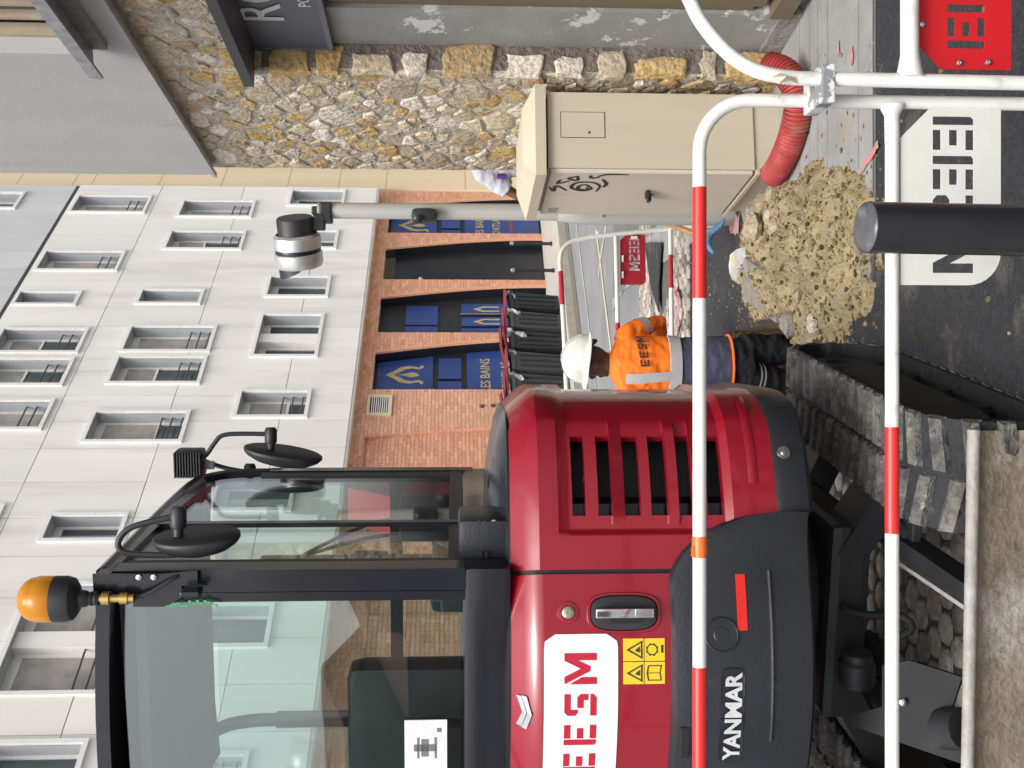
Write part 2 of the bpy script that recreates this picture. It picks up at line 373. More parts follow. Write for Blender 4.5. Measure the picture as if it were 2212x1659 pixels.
for pts, wd, dz in (((( 1062, 1408), (1000, 1412)), .07, .05), (((985, 1418), (930, 1420)), .12, .05), (((1040, 1470), (1000, 1480), (960, 1478), (930, 1468)), .05, .05),
                ((( 1020, 1480), (1030, 1462)), .05, .05), (((1350, 1905), (1310, 1880), (1272, 1852)), .034, .016), (((1570, 1818), (1540, 1818)), .03, .016), (((1555, 1846), (1520, 1848)), .035, .016), (((1180, 1580), (1172, 1600)), .12, .012)):
    stroke([gnd(*q) for q in pts], wd, M_pink, 'survey_mark', dz, .35)

# far side: gutter, kerb and pavement along the brick front
FD = Vector((.5931, .8051, 0)); FN = Vector((.8051, -.5931, 0)); F0 = at(1150, 1170, 28.2); F0.z = 0
def fp(s, n, z): return F0 + FD*s + FN*n + Vector((0, 0, z))
KERB_N = 3.0
def strip(name, n0, n1, z0, z1, mat, s0=-26, s1=14, sides=True):
    mb = MB(); P = []
    for i in range(41):
        s_ = s0 + (s1-s0)*i/40; r_ = []
        for (n_, dz) in ((n0, z1), (n1, z1)) + (((n1, z0),) if sides else ()):
            p = fp(s_, n_, 0); p.z = gz(p.y) + dz; r_.append(p)
        P.append(r_)
    mb.grid(P); return mb.build(name, mat, kind='structure')
strip('far_pavement', -.5, KERB_N-.16, 0, .15, M_concrete, sides=False)
strip('gutter', KERB_N+.002, KERB_N+.5, 0, .008, pm('gutter_dark', (.13, .115, .095), .9, var=.3, vscale=5), sides=False)
kb = None
for i in range(22):
    s_ = -17 + i*1.0
    p = fp(s_, KERB_N-.16, 0); q = fp(s_+.99, KERB_N-.16, 0)
    mb = MB(); a = Vector((p.x, p.y, gz(p.y)-.05)); b_ = Vector((q.x, q.y, gz(q.y)-.05))
    mb.obox(a, b_-a, FN*.16, (0, 0, .205)); 
    if kb is None: kb = mb.build('kerb', M_concrete, kind='structure')
    else: mb.build('kerb_stone', M_concrete, kb)

# ------------------------------------------------------------------ white-panelled apartment building on a brick base
bldg = thing('apartment_building', 'white panelled apartment block above an orange brick ground floor with tall arched openings', 'building', F0)
WIN = [ # s0, s1, z0, z1, type
 (1.01,1.99,9.47,11.40,'bars'), (-1.90,-.95,9.47,11.40,'bars'), (-5.29,-4.34,9.47,11.32,'half'), (-6.45,-5.46,9.47,11.30,'half'), (-7.88,-6.91,9.47,11.42,'bars'), (-3.41,-2.81,10.02,11.44,'blank'),
 (.82,1.75,6.73,8.63,'bars'), (-.86,.09,6.73,8.62,'half'), (-5.24,-4.23,6.73,8.62,'bars'), (-6.39,-5.39,6.73,8.62,'half'), (-8.27,-7.28,6.73,8.62,'low'), (-3.35,-2.71,7.27,8.72,'blank'), (-10.94,-10.24,7.26,8.63,'plain'),
 (-14.16,-11.89,6.70,8.45,'double'), (-15.95,-14.95,6.73,8.45,'plain'),
 (1.48,2.41,4.43,5.89,'plain'), (-.77,.16,4.43,5.89,'plain'), (-3.02,-2.08,4.43,5.88,'plain'), (-5.42,-3.74,4.43,5.84,'doubleplain'), (-7.51,-6.60,4.43,5.88,'low'), (-10.2,-9.25,4.43,5.88,'plain'), (-13.3,-12.36,4.43,5.88,'plain'), (-16.2,-15.2,4.43,5.88,'low'),
 (1.23,2.15,12.80,14.68,'plain'), (-1.9,-.95,12.8,14.68,'plain'), (-10.9,-10.0,9.47,11.42,'bars')]
SJ = [2.62, 1.60, .765, -.07, -.905, -1.74, -2.575, -3.41, -4.245, -5.08, -5.915, -6.75, -7.585, -8.42, -9.38, -10.33, -11.27, -12.2, -13.1, -14.0, -14.85, -15.7, -16.6, -17.5, -18.4]
ZJ = [3.60, 4.96, 7.15, 9.33, 11.50, 11.60, 13.8, 16.0]
wall_s = MB()
backing = [[(-18.4, 3.6), (2.61, 3.6), (2.61, 16), (-18.4, 16)]] + [[(a, c), (b, c), (b, d), (a, d)] for (a, b, c, d, k) in WIN]
wall_s.plate(backing, fp(0, -.10, 0), FD, (0, 0, 1), .07, FN)
pw = wall_s.build('wall', pm('joint_dark', (.05, .05, .05), .9), bldg)
sof = MB(); sof.obox(fp(-18.4, -6, 3.55), FD*21.02, FN*5.98, (0, 0, .048)); sof.build('soffit', M_white_panel, bldg)
vol = MB(); vol.obox(fp(-18.35, -6, 3.62), FD*20.95, FN*5.3, (0, 0, 12.3)); vol.build('upper_volume', M_reveal, bldg)
ncut = 0
for zi in range(len(ZJ)-1):
    if zi == 4: continue
    for si in range(len(SJ)-1):
        s1, s0 = SJ[si]-.007, SJ[si+1]+.007; z0, z1 = ZJ[zi]+.007, ZJ[zi+1]-.007
        if zi == 0: z0 = ZJ[0]
        ov = [wn for wn in WIN if wn[0] < s1 and wn[1] > s0 and wn[2] < z1 and wn[3] > z0]
        ss = sorted({s0, s1} | {min(max(x, s0), s1) for wn in ov for x in wn[:2]}); zs = sorted({z0, z1} | {min(max(x, z0), z1) for wn in ov for x in wn[2:4]})
        mb = MB(); fl = {}
        dn = R.uniform(-.003, .003)
        for i in range(len(ss)-1):
            for j in range(len(zs)-1):
                cx, cz = (ss[i]+ss[i+1])/2, (zs[j]+zs[j+1])/2
                if any(wn[0] < cx < wn[1] and wn[2] < cz < wn[3] for wn in ov): continue
                fl[i, j] = 1
        if not fl: continue
        n1 = 0.0 + dn if zi < 5 else -.022 + dn*.5
        for (i, j) in fl:
            a, b, c, d = ss[i], ss[i+1], zs[j], zs[j+1]
            mb.add([fp(a, n1, c), fp(b, n1, c), fp(b, n1, d), fp(a, n1, d)], [(0, 1, 2, 3)])
            for (di, dj, p, q) in ((-1, 0, (a, c), (a, d)), (1, 0, (b, c), (b, d)), (0, -1, (a, c), (b, c)), (0, 1, (a, d), (b, d))):
                if (i+di, j+dj) not in fl: mb.add([fp(p[0], n1, p[1]), fp(q[0], n1, q[1]), fp(q[0], n1-.06, q[1]), fp(p[0], n1-.06, p[1])], [(0, 1, 2, 3)])
        mb.build('panel', M_grey_panel if zi >= 5 else M_white_panel, pw)
for (s0, s1, z0, z1, k) in WIN:
    fr = MB(); t = .065; nf = .05
    nn = 0.0 if z0 < 11.5 else -.02
    for (a, b, c, d) in ((s0-.01, s0+t, z0-.01, z1+.01), (s1-t, s1+.01, z0-.01, z1+.01), (s0+t, s1-t, z0-.01, z0+t), (s0+t, s1-t, z1-t, z1+.01)):
        fr.obox(fp(a, nn-.02, c), FD*(b-a), FN*(nf+.02), (0, 0, d-c))
    wo = fr.build('window', M_alu, bldg)
    a, b, c, d = s0+t, s1-t, z0+t, z1-t; dep = .34
    rv = MB()
    rv.grid([[fp(a, nn, c), fp(b, nn, c), fp(b, nn, d), fp(a, nn, d), fp(a, nn, c)], [fp(a, nn-dep, c), fp(b, nn-dep, c), fp(b, nn-dep, d), fp(a, nn-dep, d), fp(a, nn-dep, c)]])
    if k == 'blank': rv.add([fp(a, nn-dep*.6, c), fp(b, nn-dep*.6, c), fp(b, nn-dep*.6, d), fp(a, nn-dep*.6, d)], [(0, 1, 2, 3)])
    rv.build('reveal', M_reveal, wo)
    if k == 'blank': continue
    n0 = nn - dep + .05
    spans = [(a, b)]
    if k.startswith('double'):
        mid = (a+b)/2; spans = [(a, mid-.16), (mid+.16, b)]
        mb = MB(); mb.obox(fp(mid-.16, nn-dep, c), FD*.32, FN*(dep-.06), (0, 0, d-c)); mb.build('mullion_panel', M_white_panel, wo)
    for (a, b) in spans:
        mb = MB(); u = .05
        for (e, f, g, h) in ((a, a+u, c, d), (b-u, b, c, d), (a+u, b-u, c, c+u), (a+u, b-u, d-u-.1, d)):
            mb.obox(fp(e, n0, g), FD*(f-e), FN*.05, (0, 0, h-g))
        mb.build('frame', M_alu, wo)
        sh = {'bars': 0.0, 'half': .52, 'low': .28, 'plain': .99, 'double': .12, 'doubleplain': .99}[k]
        sh = sh + R.uniform(0, .05) if sh not in (.99, 0.0) else sh
        zs_ = c + (d-c)*sh
        if sh < .98:
            mb = MB(); P = []
            for i in range(13):
                s_ = a+u + (b-a-2*u)*i/12
                P.append([fp(s_, n0+.028+.012*math.sin(i*1.9+s0*7)*(1 if j == 0 else .6), zs_ + (d-.12-zs_)*j/4) for j in range(5)])
            mb.grid(P); mb.build('shutter', M_shutter, wo, smooth=True)
            if sh > 0.05:
                mb = MB(); mb.obox(fp(a+u, n0, zs_-.03), FD*(b-a-2*u), FN*.045, (0, 0, .05)); mb.build('transom', M_alu, wo)
        mb = MB(); mb.obox(fp(a+u, n0+.005, c+u), FD*(b-a-2*u), FN*.012, (0, 0, d-c-2*u)); mb.build('pane', M_dkglass, wo)
        if k.endswith('plain') and R.random() < .6:
            mb = MB(); cw_ = (b-a-2*u)*R.uniform(.3, 1.0); P = [[fp(a+u+cw_*i/10, n0+.022+.008*math.sin(i*2.3), zq) for i in range(11)] for zq in (c+u, d-u-.1)]
            mb.grid(P); mb.build('curtain', pm('net_curtain', (.40, .40, .39), .9, var=.2, vscale=8), wo, smooth=True)
        if k in ('bars', 'half', 'low', 'double'):
            for q in range(3):
                z_ = c + .1 + q*.2
                mb = MB(); mb.tube([fp(a-.0, nn-.12, z_), fp(b, nn-.12, z_)], .017, 8); mb.build('guard_rod', M_rod, wo, smooth=True)
# brick base ------------------------------------------------------------
BN = -.3
ARCH = [(.65, 2.13), (-1.68, -.17), (-3.99, -2.51), (-6.15, -4.79)]
BLANK = [(-9.1, -7.72), (-12.4, -10.9)]
def dr(z): return .55*math.sin(min(1, max(0, (3.26-z)/3.96))*PI/2)
def openings(z):
    return [(a, b+dr(z)) for a, b in ARCH] if z < 3.26 else []
blanks = lambda z: [(a, b+dr(z)*.64) for a, b in BLANK] if z < 3.28 else []
loops = [[(-18.4, -1.6), (3.02, -1.6), (3.02, 3.598), (-18.4, 3.598)]]
for a, b in ARCH: loops.append([(a, -1.5), (b+dr(-1.5), -1.5)] + [(b+dr(3.26*(i/14) - 1.0*(1-i/14)), 3.26*(i/14) - 1.0*(1-i/14)) for i in range(15)] + [(a, 3.26)])
for a, b in BLANK: loops.append([(a, -1.5), (b+dr(-1.5)*.64, -1.5)] + [(b+dr(3.28*(i/14) - 1.0*(1-i/14))*.64, 3.28*(i/14) - 1.0*(1-i/14)) for i in range(15)] + [(a, 3.28)])
bb = MB()
for a, b in BLANK: bb.obox(fp(a-.1, BN-.2, -1.5), FD*(b-a+.7), FN*.11, (0, 0, 5))
bb.plate(loops, fp(0, BN-.06, 0), FD, (0, 0, 1), .05, FN); bwall = bb.build('brick_wall', M_mortar_b, bldg)
bricks = []
z = -1.2; r_ = 0
while z < 3.58:
    h = .068; zc = z + h/2
    s_ = -18.3 + (r_ % 2)*.116
    blk = openings(zc)
    while s_ < 3.0:
        e = min(s_+.222, 3.01); segs = [(s_, e)]
        for (a, b) in blk:
            ns = []
            for (p, q) in segs:
                if q <= a or p >= b: ns.append((p, q))
                else:
                    if p < a: ns.append((p, a))
                    if q > b: ns.append((b, q))
            segs = ns
        cuts = [x for ab in blanks(zc) for x in ab]; segs2 = []
        for (p, q) in segs:
            c_ = [x for x in cuts if p < x < q]
            segs2 += [(p, c_[0]), (c_[0], q)] if c_ else [(p, q)]
        for (p, q) in segs2:
            if q-p > .03: bricks.append((p, q, z, min(h, 3.59-z), any(a < (p+q)/2 < b for a, b in blanks(zc))))
        s_ += .232
    z += .078; r_ += 1
unit = bpy.data.meshes.new('brick')
_b = MB(); _b.obox((0, 0, 0), (1, 0, 0), (0, 1, 0), (0, 0, 1)); unit.from_pydata([tuple(v) for v in _b.v], [], _b.f); unit.materials.append(M_brick)
rotz = math.atan2(FD.y, FD.x)
bricks.sort(key=lambda b: abs(b[0]+7.2) + .35*abs(b[2]-2.6) + (100 if b[1]-b[0] < .2 else 0) + (100 if b[4] else 0))
many = MB()
for i, (p, q, z_, h, rec) in enumerate(bricks):
    n_ = BN - .03 + R.uniform(-.003, .003) - (.08 if rec else 0)
    if i < 300: inst(unit, 'brick', fp(p, n_+.03, z_), (q-p, .05, h), (0, 0, rotz), bwall)
    else: many.obox(fp(p, n_-.02, z_), FD*(q-p), FN*.05, (0, 0, h))
many.build('brick_rest', M_brickm, bwall, kind='stuff')
# the blank bays lie a little behind the piers
for a, b in BLANK:
    mb = MB()
    zz = [-1.0 + 4.28*i/16 for i in range(17)]
    mb.grid([[fp(b+dr(z)*.64, BN-.005, z) for z in zz], [fp(b+dr(z)*.64, BN-.1, z) for z in zz]])
    mb.grid([[fp(a, BN-.005, z) for z in zz], [fp(a, BN-.1, z) for z in zz]])
    mb.grid([[fp(a, BN-.005, 3.279), fp(b, BN-.005, 3.279)], [fp(a, BN-.1, 3.279), fp(b, BN-.1, 3.279)]])
    mb.build('bay_edge', M_mortar_b, bldg)
# arched openings: deep dark reveal, frame, glazing with film
def arch_fill(idx, kind):
    a, b = ARCH[idx]; D = .30
    N_ = 15; zz = [-1.0 + 4.26*i/(N_-1) for i in range(N_)]
    mb = MB()
    mb.grid([[fp(b+dr(z), BN-.01, z) for z in zz], [fp(b+dr(z), BN-D, z) for z in zz]])
    mb.grid([[fp(a, BN-.01, z) for z in zz], [fp(a, BN-D, z) for z in zz]])
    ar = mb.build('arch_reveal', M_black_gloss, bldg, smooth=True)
    mb = MB(); mb.grid([[fp(b+dr(z)-.012, BN+.004, z) for z in zz], [fp(b+dr(z)+.05, BN+.004, z) for z in zz]]); mb.grid([[fp(b+dr(z)-.012, BN+.004, z) for z in zz], [fp(b+dr(z)-.012, BN-.05, z) for z in zz]]); mb.build('arch_edging', M_brickm, bldg)
    mb = MB(); mb.grid([[fp(a, BN-.01, 3.259), fp(b, BN-.01, 3.259)], [fp(a, BN-D, 3.259), fp(b, BN-D, 3.259)]]); mb.build('arch_head', M_concrete, bldg)
    def back(z0, z1, n_, mat, name, par=None, i0=0.0, i1=0.0):
        mb = MB(); m_ = 9
        P = [[fp(a+i0, n_, z0+(z1-z0)*i/(m_-1)) for i in range(m_)], [fp(b+dr(z0+(z1-z0)*i/(m_-1))-i1, n_, z0+(z1-z0)*i/(m_-1)) for i in range(m_)]]
        Q = [[p - FN*.03 for p in r] for r in P]
        mb.grid(P); mb.grid(Q); mb.grid([P[0], Q[0]]); mb.grid([P[1], Q[1]]); mb.grid([[P[0][0], P[1][0]], [Q[0][0], Q[1][0]]]); mb.grid([[P[0][-1], P[1][-1]], [Q[0][-1], Q[1][-1]]])
        return mb.build(name, mat, par or bldg)
    n0 = BN-D+.05
    if kind == 'dark':
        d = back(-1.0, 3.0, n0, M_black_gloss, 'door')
        mb = MB(); mb.lathe([(.001, 0), (.05, .0), (.06, .03), (.03, .07), (.001, .08)], fp(a+.35, n0+.03, 2.35), FN, 12); mb.build('bell_lamp', M_steel, d, smooth=True)
    else:
        fr = back(-1.0, 3.26, n0-.035, M_black_matt, 'door' if kind == 'door' else 'shop_window')
        if kind == 'door':
            rects = [(.0, .62, 1.9, 2.65), (.66, 1.5, 1.9, 2.65), (.1, .55, .0, 1.35), (.62, 1.02, -.6, 1.35), (1.12, 1.6, -.6, 1.35)]
        else:
            rects = [(.02, 1.75, 1.98, 3.2), (.02, .62, 1.36, 1.86), (.70, 1.5, 1.36, 1.86), (.02, 1.85, -.75, 1.24)]
        for (x0, x1, z0, z1) in rects:
            m_ = 7; P = [[], []]
            for i in range(m_):
                z = z0+(z1-z0)*i/(m_-1); lim = b+dr(z)-a-.06
                P[0].append(fp(a+x0+.02, n0, z)); P[1].append(fp(a+min(x1, lim), n0, z))
            mb = MB(); mb.grid(P); mb.build('film_pane', M_blue_film, fr)
        if kind == 'shop':
            # pointed horseshoe emblem with a flame, and the lettering under it
            cx, cz = a+.86, 2.55
            def em(r0, r1):
                pts = []
                for sgn in (1, -1):
                    prof = [(.34, -.36), (.34, -.30), (.27, -.27), (.33, -.05), (.28, .14), (.12, .30), (0, .46)]
                    pts.append([(sgn*x, z_) for x, z_ in prof])
                o_ = pts[0] + pts[1][::-1][1:]
                return o_
            outer = em(0, 0); inner = [(x*.72, z_*.78 - .08) for x, z_ in outer]; inner = [(x, max(z_, -.36)) for x, z_ in inner]
            ring = outer + inner[::-1]
            mb = MB(); mb.plate([ring], fp(cx, n0+.004, cz), FD, (0, 0, 1), .004, FN); e1 = mb.build('emblem', M_gold, fr)
            mb = MB(); mb.plate([[(-.02, -.28), (.07, -.2), (.09, -.08), (.03, .04), (0, .2), (-.04, .05), (-.09, -.08), (-.07, -.2)]], fp(cx, n0+.004, cz), FD, (0, 0, 1), .004, FN); mb.build('flame', M_gold, e1)
            for tx, sz, zz_, mt in (('LES BAINS', .30, .74, M_gold), ("D'ATLAS", .28, .30, M_gold), ('HAMMAM', .16, -.05, pm('red_lettering', (.35, .09, .07), .5))):
                text_mb(tx, sz, fp(cx, n0, zz_), FD, (0, 0, 1), .008, .004, "CENTER", sx=.92).build('lettering', mt, fr, recalc=False)
        elif kind == 'door':
            mb = MB(); mb.tube([fp(a+1.07, n0+.05, -.6), fp(a+1.07, n0+.05, 1.38)], .018, 8); mb.build('pull_bar', M_steel, fr, smooth=True)
            for cx in (.82, 1.36):
                mb = MB(); mb.plate([[(-.12, -.3), (-.12, .1), (0, .32), (.12, .1), (.12, -.3), (.06, -.3), (.07, .06), (0, .18), (-.07, .06), (-.06, -.3)]], fp(a+cx, n0+.004, .75), FD, (0, 0, 1), .004, FN); mb.build('emblem', M_gold, fr)
arch_fill(0, 'shop'); arch_fill(1, 'dark'); arch_fill(2, 'door'); arch_fill(3, 'shop')
# wall vent
v0 = MB()
for (a, b, c, d) in ((-7.07, -7.01, 2.80, 3.31), (-6.46, -6.40, 2.80, 3.31), (-7.01, -6.46, 2.80, 2.85), (-7.01, -6.46, 3.25, 3.31)): v0.obox(fp(a, BN-.01, c), FD*(b-a), FN*.06, (0, 0, d-c))
vent = v0.build('vent', M_cream, bldg)
mb = MB(); mb.obox(fp(-7.01, BN+.001, 2.85), FD*.55, FN*.006, (0, 0, .40)); mb.build('vent_back', M_black_matt, vent)
for i in range(9):
    mb = MB(); mb.obox(fp(-7.01, BN+.012, 2.865+i*.043), FD*.55, FN*.03 + Vector((0, 0, -.012)), (0, 0, .014)); mb.build('louvre', M_alu, vent)
for q, (ds, dz) in enumerate(((0, .95), (.02, .72), (-.02, .55))):
    mb = MB(); mb.lathe([(.05, 0), (.05, .03), (.03, .04)], fp(-6.75+ds, BN, dz), FN, 10); mb.build('socket', M_rod, bldg)
# cream building beyond
cb = MB(); cb.obox(fp(3.05, -8, -1.6), FD*9, FN*7.75, (0, 0, 20)); cwall = thing('corner_building', 'cream rendered building just visible between the white block and the stone wall', 'building', fp(3.05, -.25, -1))
cb.build('wall', M_cream, cwall)
for z_ in (1.2, 3.4, 4.7, 6.1, 7.9, 9.6, 11.4, 11.9, 13.4, 15.2):
    mb = MB(); mb.obox(fp(3.06, -.26, z_), FD*8, FN*.013, (0, 0, .018)); mb.build('joint', pm('cream_joint', (.42, .33, .2), .9), cwall)
# ------------------------------------------------------------------ stone building at the right
sb = thing('stone_building', 'grey rendered building with a rubble stone ground floor and a shopfront at right', 'building', wallp(0, 0, -.18))
M_mortar = pm('stone_mortar', (.45, .41, .345), .95, var=.3, vscale=14, bump=1.0, bscale=35, dirt=((.10, .09, .085), 3, .58, .25))
M_stone = ramp_mat('rubble_stone', [(0, 'eee6da'), (.12, 'e2d8c8'), (.24, 'c6b18e'), (.36, 'cdae76'), (.46, 'bb9c6c'), (.54, 'b8a994'), (.70, 'cbbea6'), (.82, 'd8c8a8'), (.92, 'b9b2a6'), (1, 'cfaa80')], .85, 16, .9, 30, 'object', .30)
M_stonem = ramp_mat('rubble_small', [(0, 'e2d8c8'), (.3, 'c6b18e'), (.5, 'c2a678'), (.7, 'cbbea6'), (1, 'b9b2a6')], .85, 16, .9, 30, 'island', .3)
M_render = pm('grey_render', (.42, .415, .41), .85, var=.05, vscale=2.5, bump=.18, bscale=140, dirt=[((.35, .345, .34), 1.1, .50, .35), ((.26, .25, .24), 3.0, .60, .2, 1)], streak=True)
T_END = 1.50                    # far corner of the wall along its length
wl = MB()
wl.obox(wallp(0, -.9, -.5), SD*T_END, SNm*.87, (0, 0, 3.62))            # stone pier behind the rubble face
wl.obox(wallp(-8, -.9, 2.59), SD*8, SNm*.87, (0, 0, .53))               # band over the sign
wl.obox(wallp(-8, -3.2, -.5), SD*(8+T_END), SNm*1.8, (0, 0, 3.6))       # body behind
swall = wl.build('stone_wall', M_mortar, sb)
STONES = []
def clip_poly(poly, p, n_):
    out_ = []
    for a, b in zip(poly, poly[1:] + poly[:1]):
        da = (a[0]-p[0])*n_[0] + (a[1]-p[1])*n_[1]; db = (b[0]-p[0])*n_[0] + (b[1]-p[1])*n_[1]
        if da <= 0: out_.append(a)
        if (da < 0 < db) or (db < 0 < da): t = da/(da-db); out_.append((a[0]+(b[0]-a[0])*t, a[1]+(b[1]-a[1])*t))
    return out_
def stone_piece(poly, org, eu, ev, en, proud, rr):
    """one rubble stone: rounded cell outline, chipped face standing proud of the mortar"""
    for _ in range(1):
        q = []
        for a, b in zip(poly, poly[1:] + poly[:1]): q += [(a[0]*.92+b[0]*.08, a[1]*.92+b[1]*.08), (a[0]*.5+b[0]*.5 + rr.uniform(-.008, .008), a[1]*.5+b[1]*.5 + rr.uniform(-.008, .008)), (a[0]*.08+b[0]*.92, a[1]*.08+b[1]*.92)]
        poly = q
    cx = sum(p[0] for p in poly)/len(poly); cy = sum(p[1] for p in poly)/len(poly)
    jit = [rr.uniform(-.006, .006) for _ in poly]; tx, ty = rr.uniform(-.12, .12), rr.uniform(-.12, .12); mb = MB(); rg = []
    for sc, h, jz in ((1.02, -.03, 0), (1.0, proud*.35, .3), (.93, proud*.85, .7), (.66, proud*1.05, 1.2)):
        rg.append([org + eu*(cx+(p[0]-cx)*sc + jit[k]) + ev*(cy+(p[1]-cy)*sc + jit[-k]) + en*(h + ((p[0]-cx)*tx+(p[1]-cy)*ty)*(h > 0)*.5 + rr.uniform(-.004, .004)*jz) for k, p in enumerate(poly)])
    mb.loft(rg, True)
    xs_ = [p[0] for p in poly]; ys_ = [p[1] for p in poly]; STONES.append(((max(xs_)-min(xs_))*(max(ys_)-min(ys_)), mb))
def rubble(t0, t1, z0, z1, dens, seed, en=None, org=None, eu=None, gap=.0075):
    rr = random.Random(seed); sites = []; tries = 0
    while tries < 9000:
        tries += 1
        t, z = rr.uniform(t0, t1), rr.uniform(z0, z1); r = rr.choice((.045, .06, .075, .09, .12))
        if all(((t-a)/1.25)**2 + ((z-b)/.85)**2 > ((r+c)*.78)**2 for a, b, c in sites): sites.append((t, z, r))
    for (t, z, r) in sites:
        poly = [(max(t0, t-.2), max(z0, z-.12)), (min(t1, t+.2), max(z0, z-.12)), (min(t1, t+.2), min(z1, z+.12)), (max(t0, t-.2), min(z1, z+.12))]
        for (a, b, c) in sites:
            if (a, b) == (t, z) or abs(a-t) > .5 or abs(b-z) > .4: continue
            f = r/(r+c); f = min(.68, max(.32, f))
            poly = clip_poly(poly, (t+(a-t)*f, z+(b-z)*f), (a-t, (b-z)*1.6))
            if len(poly) < 3: break
        if len(poly) < 3: continue
        cx = sum(p[0] for p in poly)/len(poly); cy = sum(p[1] for p in poly)/len(poly)
        rad = sum(math.hypot(p[0]-cx, p[1]-cy) for p in poly)/len(poly)
        k = max(.5, 1 - gap*rr.uniform(.8, 1.9)/max(rad*.6, .02)); poly = [(cx+(p[0]-cx)*k, cy+(p[1]-cy)*k) for p in poly]
        if rad < .025: continue
        stone_piece(poly, org, eu, Z_, en, rr.uniform(.002, .013), rr)
Z_ = Vector((0, 0, 1))
rubble(.0, T_END, -.22, 3.03, 1, 11, SNm, wallp(0, -.03, 0), SD)
rubble(-1.3, 0.0, 2.60, 3.03, 1, 12, SNm, wallp(0, -.03, 0), SD)
# end face of the pier towards the shopfront: quoins with deep dark joints
_m = MB(); _m.obox(wallp(-.002, -.168, -.45), SD*.0015, SNm*.136, (0, 0, 3.03)); _m.build('pier_end', pm('dark_joint_mortar', (.19, .165, .14), .95, var=.35, vscale=15, bump=1.0, bscale=40), sb)
z = -.16; rq = random.Random(5)
while z < 2.58:
    h = rq.choice((.10, .14, .19, .24, .27)); w0 = rq.choice((0, .005, .02, .045, .06))
    stone_piece([(.03-.165+w0, z), (.022, z+rq.uniform(-.025, .03)), (.022, z+h+rq.uniform(-.02, .02)), (-.05, z+h+rq.uniform(-.015, .02)), (.03-.165+w0, z+h-rq.uniform(-.01, .035))], wallp(0, -.03, 0), SNm, Z_, -SD, rq.uniform(.012, .03), rq)
    z += h + rq.uniform(.04, .085)
STONES.sort(key=lambda s_: -s_[0])
rest = MB()
for k, (ar, mb) in enumerate(STONES):
    if k < 290: mb.build('stone', M_stone, swall, smooth=True, angle=32)
    else: rest.add(mb.v, mb.f)
if rest.v: rest.build('small_stones', M_stonem, swall, smooth=True, angle=32, kind='stuff')
# grey rendered storey above, with a drip lip and a dark shadow gap
up = MB()
TS = 1.415
up.plate([[(-8, 3.045), (TS, 3.045), (TS, 9), (-8, 9)], [(-2.6, 3.24), (-.30, 3.24), (-.30, 6.2), (-2.6, 6.2)]], wallp(0, -.10, 0), SD, (0, 0, 1), .15, SNm)
up.obox(wallp(TS-.2, -3.2, 3.047), SD*.198, SNm*3.098, (0, 0, 5.9))
upper = up.build('rendered_storey', M_render, sb)
lip = MB(); lip.obox(wallp(-8, .035, 3.022), SD*(8+TS+.012), SNm*.028, (0, 0, .022)); lip.build('drip_edge', M_render, sb)
wn = MB(); wn.obox(wallp(-2.6, -.125, 3.2), SD*2.4, SNm*.02, (0, 0, 2.9)); win_u = wn.build('window', M_dkglass, sb)
M_beige = pm('beige_frame', (.36, .30, .22), .6, var=.15, vscale=8)
for i in range(7):
    mb = MB(); mb.obox(wallp(-.33 - i*.13, -.09, 3.285), SD*(.05 if i == 0 else .022), SNm*(.04 if i else .06), (0, 0, 2.6)); mb.build('grille_bar', M_beige, win_u)
for k in (3.25, 4.4):
    mb = MB(); mb.obox(wallp(-2.6, -.095, k), SD*2.3, SNm*.03, (0, 0, .03)); mb.build('grille_rail', M_beige, win_u)
M_zinc = pm('weathered_zinc', (.28, .28, .29), .6, var=.3, vscale=20, dirt=((.10, .095, .09), 10, .55, .2))
si = MB(); si.obox(wallp(-2.8, -.09, 3.235), SD*2.42, SNm*.29 + Vector((0, 0, -.03)), (0, 0, .022)); si.obox(wallp(-2.8, .196, 3.165), SD*2.42, SNm*.014, (0, 0, .06)); si.obox(wallp(-2.8, .052, 3.14), SD*2.38, SNm*.03, (0, 0, .09)); si.build('window_sill', M_zinc, sb)
# recessed shopfront
RN = -.165
M_pil = pm('peeling_grey_paint', (.29, .29, .28), .75, var=.12, vscale=4, bump=.2, bscale=60, dirt=[((.62, .62, .60), 3.1, .575, .012), ((.58, .57, .55), 9, .68, .01), ((.22, .20, .17), 6, .64, .1)])
pl = MB(); pl.obox(wallp(-.385, RN-.12, -.06), SD*.382, SNm*.12, (0, 0, 2.2)); pil = pl.build('pilaster', M_pil, sb)
pb = MB(); pb.obox(wallp(-.42, RN-.12, -.4), SD*.414, SNm*.135, (0, 0, .34)); pb.build('pilaster_base', pm('scraped_concrete', (.26, .25, .23), .9, var=.3, vscale=12, bump=.7, bscale=30), sb)
M_bronze = pm('bronze_frame', (.16, .125, .075), .5, var=.15, vscale=5, streak=True)
fb = MB(); fb.obox(wallp(-.48, RN-.14, .08), SD*.09, SNm*.12, (0, 0, 2.05)); fb.obox(wallp(-.53, RN-.16, .08), SD*.045, SNm*.12, (0, 0, 2.05)); fb.build('shop_frame', M_bronze, sb)
fs = MB(); fs.obox(wallp(-3, RN-.14, .03), SD*2.57, SNm*.12, (0, 0, .05)); fs.obox(wallp(-3, RN-.12, -.10), SD*2.6, SNm*.15, (0, 0, .10)); fs.build('shop_sill', M_bronze, sb)
sg = MB(); sg.obox(wallp(-3, RN-.16, .08), SD*2.5, SNm*.02, (0, 0, 2.1)); sg.build('shop_glass', pm('shop_glass', (.03, .015, .016), .1), sb)
ap = MB(); ap.obox(wallp(-3, RN-.2, -.5), SD*2.58, SNm*.17, (0, 0, .42)); ap.build('stall_riser', M_render, sb)
M_sign = pm('sign_slate_grey', (.125, .135, .16), .45, var=.06, vscale=3)
